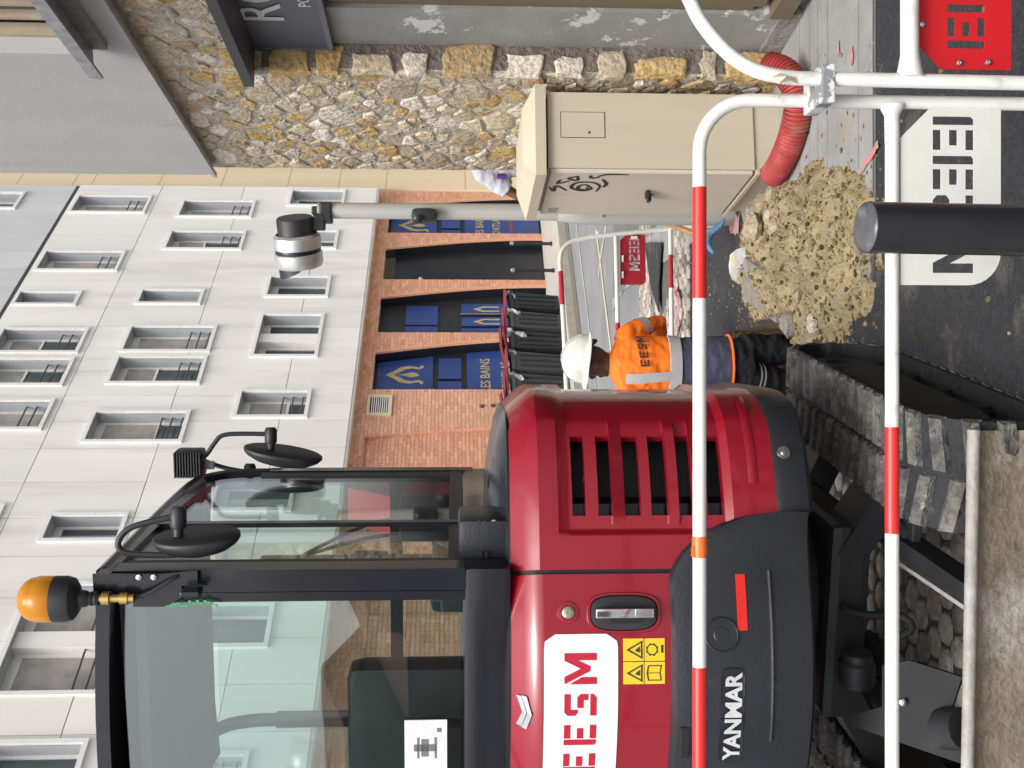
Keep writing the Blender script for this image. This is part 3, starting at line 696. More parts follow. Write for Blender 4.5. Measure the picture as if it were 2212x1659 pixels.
M_signd = pm('sign_dark', (.035, .037, .042), .5, var=.2, vscale=8)
bx = MB(); RS = -.135
bx.obox(wallp(-3.2, RS-.19, 2.14), SD*3.19, SNm*.19, (0, 0, .45)); sign = bx.build('shop_sign', M_sign, sb)
bt = MB()
bt.obox(wallp(-3.2, RS, 2.14), SD*3.19, SNm*.015, (0, 0, .025)); bt.obox(wallp(-.033, RS, 2.166), SD*.022, SNm*.015, (0, 0, .42))
bt.build('sign_frame', pm('sign_rim', (.16, .17, .2), .4), sign)
hd = MB(); hd.obox(wallp(-3.2, RN-.1, 2.535), SD*3.185, SNm*.345, (0, 0, .05)); hd.build('sign_hood', M_signd, sign)
M_letter = pm('sign_letter_white', (.72, .74, .76), .5, var=.04)
text_mb('RO', .305, wallp(-.29, RS+.003, 2.345), -SD, (0, 0, 1), .002, .002).build('lettering', M_letter, sign, recalc=False)
text_mb('PO', .08, wallp(-.45, RS+.003, 2.20), -SD, (0, 0, 1), .002, .001).build('lettering', M_letter, sign, recalc=False)

# ------------------------------------------------------------------ telecom cabinet
M_cab = pm('cabinet_beige', (.53, .475, .365), .6, var=.06, vscale=3, streak=True, dirt=[((.33, .28, .20), 2.2, .60, .3, 1), ((.16, .14, .12), 11, .735, .03)])
CO = gnd(1292, 1690); CO.z = gz(CO.y)                                     # near corner on the ground
cd, cr_ = SD, -SNm                                                       # along the door, along the side
cabn = thing('telecom_cabinet', 'beige telecom street cabinet with graffiti standing against the stone wall', 'cabinet', CO)
CW, CS, CH = .74, .41, 1.225
def cbp(a, b, z): return CO + cd*a + cr_*b + Vector((0, 0, z))
mb = MB(); mb.obox(cbp(.0, 0, .145), cd*CW, cr_*CS, (0, 0, CH-.145)); mb.build('body', M_cab, cabn)
mb = MB(); mb.obox(cbp(.012, .006, -.02), cd*(CW-.02), cr_*(CS-.01), (0, 0, .163)); mb.build('plinth', M_cab, cabn)
mb = MB(); mb.obox(cbp(.012, -.022, .155), cd*(CW-.024), cr_*.02, (0, 0, CH-.17)); door = mb.build('door', pm('cabinet_door_pale', (.58, .54, .455), .6, var=.06, vscale=3, streak=True, dirt=[((.36, .32, .25), 2.6, .60, .25, 1), ((.2, .18, .16), 13, .735, .03)]), cabn)  # door has a paler beige than the cabinet body
mb = MB(); mb.obox(cbp(.005, -.026, .118), cd*(CW-.01), cr_*.03, (0, 0, .02)); mb.build('door_ledge', M_cab, cabn)
mb = MB(); e = .03; z0 = CH+.012
mb.loft([[cbp(-e, -e-.02, z0), cbp(CW+e, -e-.02, z0), cbp(CW+e, CS+e, z0), cbp(-e, CS+e, z0)], [cbp(-e, -e-.02, z0+.055), cbp(CW+e, -e-.02, z0+.055), cbp(CW+e, CS+e, z0+.055), cbp(-e, CS+e, z0+.055)],
         [cbp(.09, .06, z0+.115), cbp(CW-.09, .06, z0+.115), cbp(CW-.09, CS-.06, z0+.115), cbp(.09, CS-.06, z0+.115)]])
mb.build('cap', M_cab, cabn)
mb = MB(); mb.obox(cbp(.03, .03, CH-.005), cd*(CW-.06), cr_*(CS-.06), (0, 0, .02)); mb.build('cap_gap', M_black_matt, cabn)
mb = MB(); mb.obox(cbp(-.0035, .165, .93), cr_*.135, cd*.003, (0, 0, .225)); hatch = mb.build('side_hatch', M_cab, cabn)
mb = MB()
for (b0, b1, z0, z1) in ((.163, .302, .926, .929), (.163, .302, 1.156, 1.159), (.162, .165, .926, 1.159), (.300, .303, .926, 1.159)): mb.obox(cbp(-.0018, b0, z0), cr_*(b1-b0), cd*.001, (0, 0, z1-z0))
mb.build('hatch_gap', M_black_matt, cabn)
mb = MB(); mb.lathe([(.001, 0), (.006, 0), (.006, .003)], cbp(-.0035, .19, 1.01), -cd, 10); mb.build('hatch_lock', M_black_matt, hatch)
mb = MB(); mb.bevbox(cbp(.30, -.042, .66), .05, .04, .022, .006, cd, cr_, (0, 0, 1)); mb.bevbox(cbp(.36, -.042, .64), .05, .04, .022, .006, cd, cr_, (0, 0, 1)); mb.build('door_handle', M_black_matt, door)
mb = MB(); mb.obox(cbp(CW-.13, -.0245, 1.12), cd*.08, cr_*.002, (0, 0, .05)); mb.build('number_plate', M_zinc, door)
M_ink = pm('graffiti_ink', (.02, .02, .022), .6, var=.3, vscale=40)
def scrawl(pts, wd): # marker strokes on the door, u along the door from the near edge, z up
    mb = MB(); P = [Vector((u, z_, 0)) for u, z_ in pts]; A, B = [], []
    for i, p in enumerate(P):
        d = (P[min(i+1, len(P)-1)] - P[max(i-1, 0)]).normalized(); n_ = Vector((-d.y, d.x, 0)); ww = wd*(.5 + .5*math.sin(PI*(i+.6)/len(P)))
        a = p + n_*ww*.5; b = p - n_*ww*.5
        A.append(cbp(a.x, -.0235, a.y)); B.append(cbp(b.x, -.0235, b.y))
    mb.grid([A, B]); return mb
strokes = [[(.30, 1.10), (.22, 1.165), (.31, 1.17), (.24, 1.2)], [(.14, 1.1), (.18, 1.16), (.12, 1.15)], [(.06, 1.06), (.10, 1.11), (.13, 1.06), (.06, 1.07)],
           [(.20, 1.0), (.27, .97), (.3, 1.02), (.25, 1.08), (.17, 1.06), (.16, .98), (.22, .93), (.31, .94)], [(.24, 1.0), (.28, .99), (.27, 1.04), (.22, 1.04), (.2, 1.01), (.24, .98)],
           [(.05, 1.0), (.09, .99), (.08, .95)], [(.07, .96), (.04, .93), (.03, .88), (.035, .80)], [(.11, .93), (.18, .90), (.24, .91)]]
gm = MB()
for st_ in strokes:
    sub = []
    for i in range(len(st_)-1):
        for q in range(6):
            p0 = st_[max(i-1, 0)]; p1 = st_[i]; p2 = st_[i+1]; p3 = st_[min(i+2, len(st_)-1)]; t = q/6
            sub.append(tuple(.5*((2*p1[k]) + (-p0[k]+p2[k])*t + (2*p0[k]-5*p1[k]+4*p2[k]-p3[k])*t*t + (-p0[k]+3*p1[k]-3*p2[k]+p3[k])*t**3) for k in (0, 1)))
    sub.append(st_[-1]); s_ = scrawl(sub, .022); gm.add(s_.v, s_.f)
gm.build('graffiti', M_ink, door, recalc=False)

# ------------------------------------------------------------------ red ribbed duct
M_duct = pm('red_duct', (.36, .045, .04), .6, var=.2, vscale=10, dirt=((.30, .20, .15), 4, .52, .25))
ctrl = [gnd(1516, 1742) + Vector((0, 0, .19)), gnd(1500, 1752) + Vector((0, 0, .12)), gnd(1455, 1757) + Vector((0, 0, .075)), gnd(1400, 1752) + Vector((0, 0, .07)), gnd(1345, 1735) + Vector((0, 0, .07)), gnd(1305, 1716) + Vector((0, 0, .07)), gnd(1282, 1700) + Vector((0, 0, .072))]
def spline(pts, n):
    out_ = []
    for i in range(len(pts)-1):
        p0, p1, p2, p3 = pts[max(i-1, 0)], pts[i], pts[i+1], pts[min(i+2, len(pts)-1)]
        for q in range(n):
            t = q/n; out_.append(.5*((2*p1) + (-p0+p2)*t + (2*p0-5*p1+4*p2-p3)*t*t + (-p0+3*p1-3*p2+p3)*t**3))
    out_.append(pts[-1]); return out_
dp = spline(ctrl, 24); mb = MB(); k = len(dp)
mb.tube(dp, [.066 + (-.010 if i % 3 == 0 else .003) for i in range(k)], 20, cap=False)
mb.tube(dp[::-1], [.058]*k, 20, cap=False)
tag(mb.build('corrugated_duct', M_duct, smooth=True, angle=60), 'red corrugated cable duct lying at the foot of the cabinet', 'duct')

# ------------------------------------------------------------------ steel pole with round projector
M_pole = pm('pole_grey', (.40, .40, .38), .5, var=.12, vscale=6, streak=True, metal=0.0)
PB = gnd(1197, 1585); PB.z = gz(PB.y); pY = PB.y
def pz(V): return at(1197, V, pY).z
pole = thing('lamp_pole', 'grey steel pole behind the cabinet carrying a round projector', 'pole', PB)
mb = MB(); mb.lathe([(.052, pz(1215)-PB.z), (.049, pz(690)-PB.z), (.048, pz(690)-PB.z+.01), (.001, pz(690)-PB.z+.012)], PB, n=24); mb.build('shaft', M_pole, pole, smooth=True)
mb = MB(); mb.lathe([(.074, -.05), (.074, pz(1255)-PB.z), (.053, pz(1205)-PB.z), (.049, pz(1203)-PB.z)], PB + Vector((-.0, 0, 0)), n=24); base = mb.build('base_sleeve', M_pole, pole, smooth=True)
mb = MB(); mb.lathe([(.0, 0), (.008, 0), (.008, .006), (.0, .007)], Vector((PB.x-.03, PB.y-.069, pz(1300))), (-.3, -.95, 0), 10); mb.build('bolt', M_zinc, base)
lm = MB()
c0 = Vector((PB.x, PB.y-.02, pz(890)))
mb = MB(); mb.bevbox((PB.x-.035, PB.y-.05, pz(917)), .085, .14, .155, .035); sen = mb.build('sensor_box', M_black_matt, pole, smooth=True)
mb = MB(); mb.lathe([(.001, 0), (.024, 0), (.026, .025), (.018, .03)], (PB.x-.06, PB.y-.115, pz(905)), (-.4, -.9, 0), 14); mb.build('lens', M_black_gloss, sen, smooth=True)
# projector: axis points left, slightly down and towards the viewer
ax = Vector((-.93, .34, -.06)).normalized(); pc = at(1190, 636, pY-.05)
def prof(l): return l
mb = MB(); mb.lathe([(.001, 0), (.105, 0), (.112, .01), (.112, .10), (.118, .11)], pc - ax*.0, ax, 32); hb = mb.build('projector_back', M_black_matt, pole, smooth=True)
M_palu = pm('worn_cast_aluminium', (.62, .62, .60), .38, metal=.75, var=.15, vscale=10, dirt=((.22, .21, .20), 14, .62, .15))
mb = MB(); mb.lathe([(.125, .10), (.143, .115), (.146, .13), (.146, .185), (.14, .19)], pc, ax, 36, cap=False); mb.lathe([(.14, .215), (.146, .22), (.147, .285), (.135, .305), (.001, .305)], pc, ax, 36); mb.build('projector_body', M_palu, hb, smooth=True)
mb = MB(); mb.lathe([(.137, .18), (.14, .19), (.14, .215), (.137, .225)], pc, ax, 36); mb.build('gasket', M_black_gloss, hb, smooth=True)
vz = MB(); e1 = Vector((0, 0, 1)); e1 = (e1 - ax*e1.dot(ax)).normalized(); e2 = ax.cross(e1)
P = [[], []]
for i in range(15):
    a = -PI*.55 + PI*1.1*i/14; rad_ = .128
    P[0].append(pc + ax*.30 + (e1*math.cos(a) + e2*math.sin(a))*rad_); P[1].append(pc + ax*(.30 + .075*math.cos(a*.8)) + (e1*math.cos(a) + e2*math.sin(a))*rad_)
vz.grid(P); vz.build('visor', M_black_matt, hb, smooth=True, recalc=False)
mb = MB(); a = pc + ax*.05 + Vector((0, 0, -.11)); mb.bevbox(a + Vector((.02, 0, -.035)), .10, .06, .075, .012); mb.bevbox(Vector((PB.x-.015, PB.y, pz(705))), .12, .12, .075, .012); mb.bevbox(Vector((PB.x+.0, PB.y, pz(684))), .05, .05, .06, .01); mb.build('bracket', M_black_matt, pole)

# ------------------------------------------------------------------ red and white site barriers
M_bw = pm('barrier_white', (.72, .72, .69), .4, var=.06, vscale=12, dirt=[((.28, .14, .06), 15, .685, .03), ((.52, .51, .47), 14, .56, .12), ((.10, .10, .10), 34, .735, .02)])
M_bwf = pm('barrier_white_far', (.74, .73, .68), .45, var=.08, vscale=5)
M_br = pm('barrier_red', (.66, .022, .02), .38, var=.08, vscale=12, dirt=((.75, .62, .45), 16, .725, .015))
M_brf = pm('barrier_red_far', (.42, .02, .04), .5, var=.1, vscale=8)
M_clamp = pm('clamp_peeling', (.66, .66, .64), .5, var=.08, dirt=((.22, .23, .24), 22, .50, .02))
def stencil(word, h, gp=.12, space=.14):
    """stencil capitals as polygons; returns (list of polygons, width)"""
    polys = []; x = 0; w_ = .80*h; b = .2*h
    for ch in word:
        if ch == 'E':
            polys += [[(x, .06*h), (x+.06*h, 0), (x+b, 0), (x+b, h), (x, h)]] + [[(x+b+gp*h, y0), (x+b+gp*h+l, y0), (x+b+gp*h+l, y0+b), (x+b+gp*h, y0+b)] for y0, l in ((0, .48*h), (.4*h, .37*h), (.8*h, .48*h))]
        elif ch == 'S':
            polys += [[(x+.10*h, .58*h), (x, .66*h), (x, .90*h), (x+.12*h, h), (x+.72*h, h), (x+.72*h, .8*h), (x+.2*h, .8*h), (x+.2*h, .58*h)],
                      [(x+.26*h, .6*h), (x+.62*h, .6*h), (x+.72*h, .5*h), (x+.72*h, .26*h), (x+.52*h, .26*h), (x+.52*h, .4*h), (x+.26*h, .4*h)],
                      [(x, 0), (x+.6*h, 0), (x+.72*h, .1*h), (x+.72*h, .2*h), (x, .2*h)]]
        elif ch == 'M':
            polys += [[(x, 0), (x+.23*h, 0), (x+.23*h, .46*h), (x, .86*h)],
                      [(x+.26*h, .76*h), (x+.47*h, .32*h), (x+.74*h, h), (x+.94*h, h), (x+.94*h, 0), (x+.74*h, 0), (x+.74*h, .55*h), (x+.56*h, .12*h), (x+.38*h, .12*h), (x+.14*h, h), (x+.08*h, h)] if False else
                      [(x, h), (x+.24*h, h), (x+.50*h, .50*h), (x+.76*h, h), (x+h, h), (x+h, 0), (x+.77*h, 0), (x+.77*h, .58*h), (x+.58*h, .20*h), (x+.42*h, .20*h)]]
        x += {'E': (.68+gp)*h, 'S': .72*h, 'M': h}[ch] + space*h
    return polys, x - space*h
def barrier_part(root, pts, r, bands, matw, matr, name, n=16):
    """rail along pts with painted bands [(a,b)] in arc length that are red"""
    L_ = [0]
    for i in range(1, len(pts)): L_.append(L_[-1] + (pts[i]-pts[i-1]).length)
    def at_(d):
        for i in range(1, len(pts)):
            if L_[i] >= d - 1e-9: return pts[i-1].lerp(pts[i], (d-L_[i-1])/max(1e-9, L_[i]-L_[i-1]))
        return pts[-1]
    cuts = sorted({0, L_[-1]} | {x for b in bands for x in b if 0 < x < L_[-1]})
    main = None
    segs = []
    for a, b in zip(cuts, cuts[1:]):
        red = any(p <= (a+b)/2 <= q for p, q in bands)
        sub = [at_(a)] + [pts[i] for i in range(len(pts)) if a < L_[i] < b] + [at_(b)]
        segs.append((red, sub))
    for red, sub in segs:
        if not red:
            mw = MB(); mw.tube(sub, r, n)
            if main is None: main = mw.build(name, matw, root, smooth=True)
            else: mw.build('white_section', matw, main, smooth=True)
    for red, sub in segs:
        if red: q = MB(); q.tube(sub, r+.0004, n); q.build('red_band', matr, main, smooth=True)
    return main
def fillet(a, c, b, r_, n=10):
    """points rounding corner c between a and b"""
    u = (a-c).normalized(); v = (b-c).normalized(); p, q = c+u*r_, c+v*r_; o = c+u*r_+v*r_
    return [o - (v*math.cos(PI/2*i/n) + u*math.sin(PI/2*i/n))*r_ for i in range(n+1)][::1]

BY = 2.42
def bpt(U, V): return at(U, V, BY)
r_t = .0152
bar = thing('site_barrier', 'white tubular barrier with red bands and white EESM plate before the excavator', 'barrier', (.55, BY, gz(BY)), 'tubular site barriers')
topR = bpt(1444, 1511); midz = bpt(1444, 1927).z; topz = topR.z; xr_ = topR.x
xl_b = xr_ - 1.95
pts = [Vector((xl_b, BY, topz)), Vector((xr_-.115, BY, topz))] + fillet(Vector((xl_b, BY, topz)), Vector((xr_, BY, topz)), Vector((xr_, BY, 0)), .115)[0:] + [Vector((xr_, BY, gz(BY)-.0))]
fl = fillet(Vector((xl_b, BY, topz)), Vector((xr_, BY, topz)), Vector((xr_, BY, 0)), .115)
if (fl[0]-pts[1]).length > (fl[-1]-pts[1]).length: fl = fl[::-1]
pts = [Vector((xl_b, BY, topz)), *fl, Vector((xr_, BY, gz(BY)))]
xo = lambda U: bpt(U, 1511).x - xl_b
barrier_part(bar, pts, r_t, [(xo(-400), xo(-150)), (xo(-30), xo(219)), (xo(1014), xo(1254))], M_bw, M_br, 'top_rail')
mid = [Vector((xl_b, BY, midz)), Vector((xr_, BY, midz))]
barrier_part(bar, mid, r_t, [(xo(504), xo(736))], M_bw, M_br, 'middle_rail')
low = [Vector((xl_b, BY, midz-.375)), Vector((xr_, BY, midz-.375))]
barrier_part(bar, low, r_t, [(xo(504), xo(736))], M_bw, M_br, 'lower_rail')
mb = MB(); mb.tube([Vector((xl_b, BY, topz)), Vector((xl_b, BY, gz(BY)))], r_t, 16); mb.build('upright', M_bw, bar, smooth=True)
mb = MB(); mb.tube([Vector((xr_-.09, BY, midz)), Vector((xr_-.03, BY, midz)), Vector((xr_-.008, BY, midz))], [r_t+.0005, r_t*1.1, r_t*1.9], 16); mb.build('weld', M_bw, bar, smooth=True)
for x in (xl_b, xr_):
    mb = MB(); mb.tube([Vector((x, BY-.22, gz(BY-.22)+.016)), Vector((x, BY+.22, gz(BY+.22)+.016))], r_t, 12); mb.build('foot', M_bw, bar, smooth=True)
def sign_plate(o, ax, w_, h_, cham, word, lh, lx, ly, mat, parent, thick=.003, rnd=.05, mirror=False):
    out_ = [(0, 0)]
    poly = [(rnd*(1-math.cos(PI/2*i/8)), rnd*(1-math.sin(PI/2*i/8))) for i in range(9)][::-1]
    # local: x along the word, y up; bottom end near M rounded, top start chamfered
    L_ = [(0, 0), (w_-rnd, 0)] + [(w_-rnd+rnd*math.sin(PI/2*i/8), rnd-rnd*math.cos(PI/2*i/8)) for i in range(1, 9)] + [(w_, h_), (cham, h_), (0, h_-cham)]
    polys, ww = stencil(word, lh)
    holes = [[(lx+x, ly+y) for x, y in p] for p in polys]
    mb = MB(); mb.plate([L_] + holes, o, ax, (0, 0, 1), thick, (0, 1, 0)); return mb.build('sign_plate', mat, parent)
p0 = bpt(1434, 2160); hS = bpt(1434, 1944).z - p0.z
M_plate = pm('plate_white', (.60, .60, .57), .5, var=.06, vscale=8, dirt=[((.40, .38, .33), 8, .62, .2), ((.30, .24, .17), 30, .72, .04)])
sign_plate(Vector((p0.x, BY-.004, p0.z)), (-1, 0, 0), .405, hS, .078, 'EESM', .093, .030, .062, M_plate, bar, rnd=.075)
# strip of orange tape round the top rail
M_tape = pm('orange_tape', (.78, .16, .02), .4, var=.15, vscale=20)
tp = MB(); x = bpt(479, 1511).x; tp.tube([Vector((x-.024, BY, topz)), Vector((x-.008, BY, topz)), Vector((x+.010, BY, topz)), Vector((x+.022, BY, topz))], [r_t+.001, r_t+.0022, r_t+.0014, r_t+.001], 14, cap=False)
tp.grid([[Vector((x-.022, BY-.012, topz+.011)), Vector((x+.004, BY-.012, topz+.012))], [Vector((x-.02, BY-.013, topz+.022)), Vector((x+.0, BY-.012, topz+.021))]])
tp.build('tape', M_tape, bar, smooth=True)
# right-hand barrier
BY2 = 2.33
b2 = thing('site_barrier', 'white tubular barrier with a red cut-out plate clamped to its neighbour at right', 'barrier', (.75, BY2, gz(BY2)), 'tubular site barriers')
ctl = [at(U, V, BY2 + (U-1490)*.0003) for U, V in ((1760, 1462), (1720, 1466), (1690, 1474), (1659, 1490), (1625, 1506), (1590, 1530), (1560, 1556), (1530, 1590), (1508, 1630), (1496, 1672), (1490, 1720))]
x2 = at(1489, 1760, BY2).x
endp = Vector((ctl[-1].x - .006, BY2, gz(BY2)))
far_ = [ctl[0] + (ctl[0]-ctl[1]).normalized()*1.5 if False else Vector((ctl[0].x+1.6, ctl[0].y, ctl[0].z+.01))]
main = MB(); main.tube(far_ + spline(ctl, 4) + [endp], .0155, 16); main.build('top_rail', M_bw, b2, smooth=True)
zr = at(1540, 1965, BY2).z; xe = at(1490, 1965, BY2).x
for k, zz in enumerate((zr, zr-.38)):
    mb = MB(); mb.tube([Vector((xe, BY2, zz)), Vector((xe+.025, BY2, zz)), Vector((xe+.05, BY2, zz)), Vector((xe+1.75, BY2, zz))], [.030, .024, .0195, .0185], 16); mb.build('middle_rail' if k == 0 else 'lower_rail', M_bw, b2, smooth=True)
mb = MB(); mb.tube([Vector((xe+1.76, BY2, ctl[0].z)), Vector((xe+1.76, BY2, gz(BY2)))], .0155, 12); mb.build('upright', M_bw, b2, smooth=True)
p1 = at(1511, 2190, BY2); h1 = at(1511, 1984, BY2).z - p1.z
M_platered = pm('plate_red', (.50, .012, .018), .35, var=.06, vscale=8)
def sign_plate2(o, w_, h_, cham, word, lh, lx, ly, mat, parent):
    L_ = [(0, 0), (w_, 0), (w_, h_), (cham, h_), (0, h_-cham)]; polys, ww = stencil(word, lh)
    mb = MB(); mb.plate([L_] + [[(lx+x, ly+y) for x, y in p] for p in polys], o, (1, 0, 0), (0, 0, 1), .003, (0, 1, 0)); return mb.build('sign_plate', mat, parent)
spl = sign_plate2(Vector((p1.x, BY2+.012, p1.z)), .405, h1, .055, 'EESM', .083, .045, .058, M_platered, b2)
for (U, V) in ((1609, 1997), (1526, 2077), (1527, 2139)):
    q = at(U, V, BY2); mb = MB(); mb.lathe([(.007, 0), (.0065, .004), (.003, .005), (.0028, .0015), (0, .0015)], (q.x-.055 if False else q.x - .0, BY2+.011, q.z), (0, -1, 0), 14); mb.build('rivet', M_steel, spl, smooth=True)
# peeling clamp that ties the two barriers together
cl = MB(); c = (at(1445, 1769, BY) + at(1489, 1769, BY2))/2
cl.bevbox((c.x-.003, (BY+BY2)/2, c.z), .082, .125, .030, .004)
tag(cl.build('barrier_clamp', M_clamp), 'grey clamp with peeling white paint joining the two front barriers', 'clamp')
tpn = MB(); q = at(1480, 1690, BY2-.02)
tpn.grid([[q + Vector((.012, 0, .022)), q + Vector((-.004, -.004, .010)), q + Vector((.006, -.002, -.015))], [q + Vector((.022, .004, .004)), q + Vector((.010, -.014, -.004)), q + Vector((.012, .0, -.028))], [q + Vector((.005, .016, -.022)), q + Vector((.002, .006, -.030)), q + Vector((.0, .01, -.036))]])
tpn.build('tape_scrap', pm('tape_cream', (.52, .46, .33), .6), b2)

# far barrier, seen from its back
FYb = 8.08
def fbp(U, V, dy=0): return at(U, V, FYb + (U-1000)*.0012 + dy)
b3 = thing('site_barrier', 'leaning white barrier with a red EESM plate seen from behind, beyond the worker', 'barrier', gnd(1165, 1470), 'tubular site barriers')
ctl = [fbp(U, V) for U, V in ((600, 1236), (700, 1231), (814, 1224), (889, 1221), (1000, 1215), (1072, 1211), (1097, 1210), (1117, 1214), (1130, 1224), (1138, 1238), (1144, 1262), (1149, 1290), (1158, 1380), (1166, 1455), (1171, 1500))]
sp_ = spline(ctl, 5)
L_ = [0]
for i in range(1, len(sp_)): L_.append(L_[-1] + (sp_[i]-sp_[i-1]).length)
def lenU(U): return min(range(len(sp_)), key=lambda i: abs((829.5 + FPX*sp_[i].x/sp_[i].y) - U) + (50 if sp_[i].z < sp_[0].z-.08 else 0))
barrier_part(b3, sp_, .0175, [(L_[lenU(998)], L_[lenU(1071)]), (L_[lenU(740)], L_[lenU(816)])], M_bwf, M_brf, 'top_rail', 10)
def seg(a, b, bands, nm):
    pA, pB = fbp(*a), fbp(*b); n_ = (pB-pA).length
    barrier_part(b3, [pA, pB], .0165, [(n_*p, n_*q) for p, q in bands], M_bwf, M_brf, nm, 10)
seg((1147, 1330), (600, 1343), [(.36, .46)], 'middle_rail'); seg((1162, 1448), (600, 1456), [(.105, .24)], 'lower_rail')
a = fbp(1153, 1394); b = fbp(1044, 1396); t_ = fbp(1150, 1340)
axv = (b-a); wv = axv.length; axv.normalize()
polys, ww = stencil('EESM', .078)
hp = t_.z - a.z
mb = MB(); mb.plate([[(0, 0), (wv-.04, 0)] + [(wv-.04+.04*math.sin(PI/2*i/6), .04-.04*math.cos(PI/2*i/6)) for i in range(1, 7)] + [(wv, hp), (.05, hp), (0, hp-.05)]] + [[(.035+x*.9, .045+y) for x, y in p] for p in polys], a + Vector((0, .01, 0)), axv, (0, 0, 1), .004, (0, 1, 0))
mb.build('sign_plate', pm('plate_red_far', (.36, .015, .03), .5, var=.08), b3)
for (U, V) in ((1100, 1345), (1065, 1345), (1146, 1370)):
    q = fbp(U, V); mb = MB(); mb.bevbox((q.x, q.y-.003, q.z), .05 if U < 1140 else .02, .006, .014 if U < 1140 else .05, .002); mb.build('bracket', M_bwf, b3)
q = fbp(1152, 1290); mb = MB(); mb.bevbox(q, .055, .03, .02, .004); mb.build('clip', M_bwf, b3)
M_lace = pm('barrier_lace', (.62, .60, .55), .6)

# ------------------------------------------------------------------ black bollards
M_boll = pm('bollard_black', (.014, .0145, .017), .33, var=.25, vscale=7, bump=.04, bscale=120, dirt=[((.05, .048, .045), 4, .6, .2), ((.2, .2, .2), 60, .74, .03)])
BYb = 2.06
bc = at(1168, 1860, BYb); zt = bc.z; rb_ = .0485
bo = thing('bollard', 'thick black bollard with a slanted worn top standing in front of the barrier', 'bollard', (bc.x+.012, BYb, gz(BYb)))
mb = MB(); n = 32; rings = []
tl = Vector((-.012/.85, 0, 0))
for h in (gz(BYb)-.02, zt-.07): rings.append([Vector((bc.x + (zt-h)*(-.012) + rb_*math.cos(2*PI*j/n), BYb + rb_*math.sin(2*PI*j/n), h)) for j in range(n)])
rings.append([Vector((bc.x + rb_*math.cos(2*PI*j/n), BYb + rb_*math.sin(2*PI*j/n), zt - .010 + .004*math.sin(2*PI*j/n))) for j in range(n)])
mb.loft(rings, False); mb.build('shaft', M_boll, bo, smooth=True, angle=50)
mb = MB(); rings = []
for s_, dz in ((1.0, -.004), (.96, .0), (.7, .004), (.35, .006), (.02, .006)): rings.append([Vector((bc.x + rb_*s_*math.cos(2*PI*j/n), BYb + rb_*s_*math.sin(2*PI*j/n), zt - .006 + dz + .004*s_*math.sin(2*PI*j/n))) for j in range(n)])
mb.loft(rings); mb.build('cap', pm('bollard_cap', (.075, .08, .088), .3, var=.45, vscale=18, dirt=((.2, .21, .23), 12, .52, .15)), bo, smooth=True, angle=60)
B0 = Vector((1.71, 22.4, 0)); ord_ = ['at the far left end of the row', 'second from the left end of the row', 'third from the left end of the row', 'third from the right end of the row', 'second from the right end of the row', 'at the right end of the row']
M_fb = pm('post_black', (.012, .013, .018), .35, var=.2)
for k in range(-3, 3):
    p = B0 + FD*1.15*k; p.z = gz(p.y) + .15
    r0 = thing('street_post', 'thin black pavement post with a ball head, ' + ord_[k+3], 'post', p, 'posts along the far pavement')
    mb = MB(); mb.lathe([(.045, -.05), (.045, .05), (.036, .07), (.036, .80), (.042, .81), (.042, .83), (.03, .84)], p, n=12); mb.build('shaft', M_fb, r0, smooth=True)
    mb = MB(); mb.lathe([(.012, .835), (.042, .86), (.052, .89), (.042, .925), (.001, .942)], p, n=12); mb.build('ball', M_steel if k in (2, 1) else M_fb, r0, smooth=True)

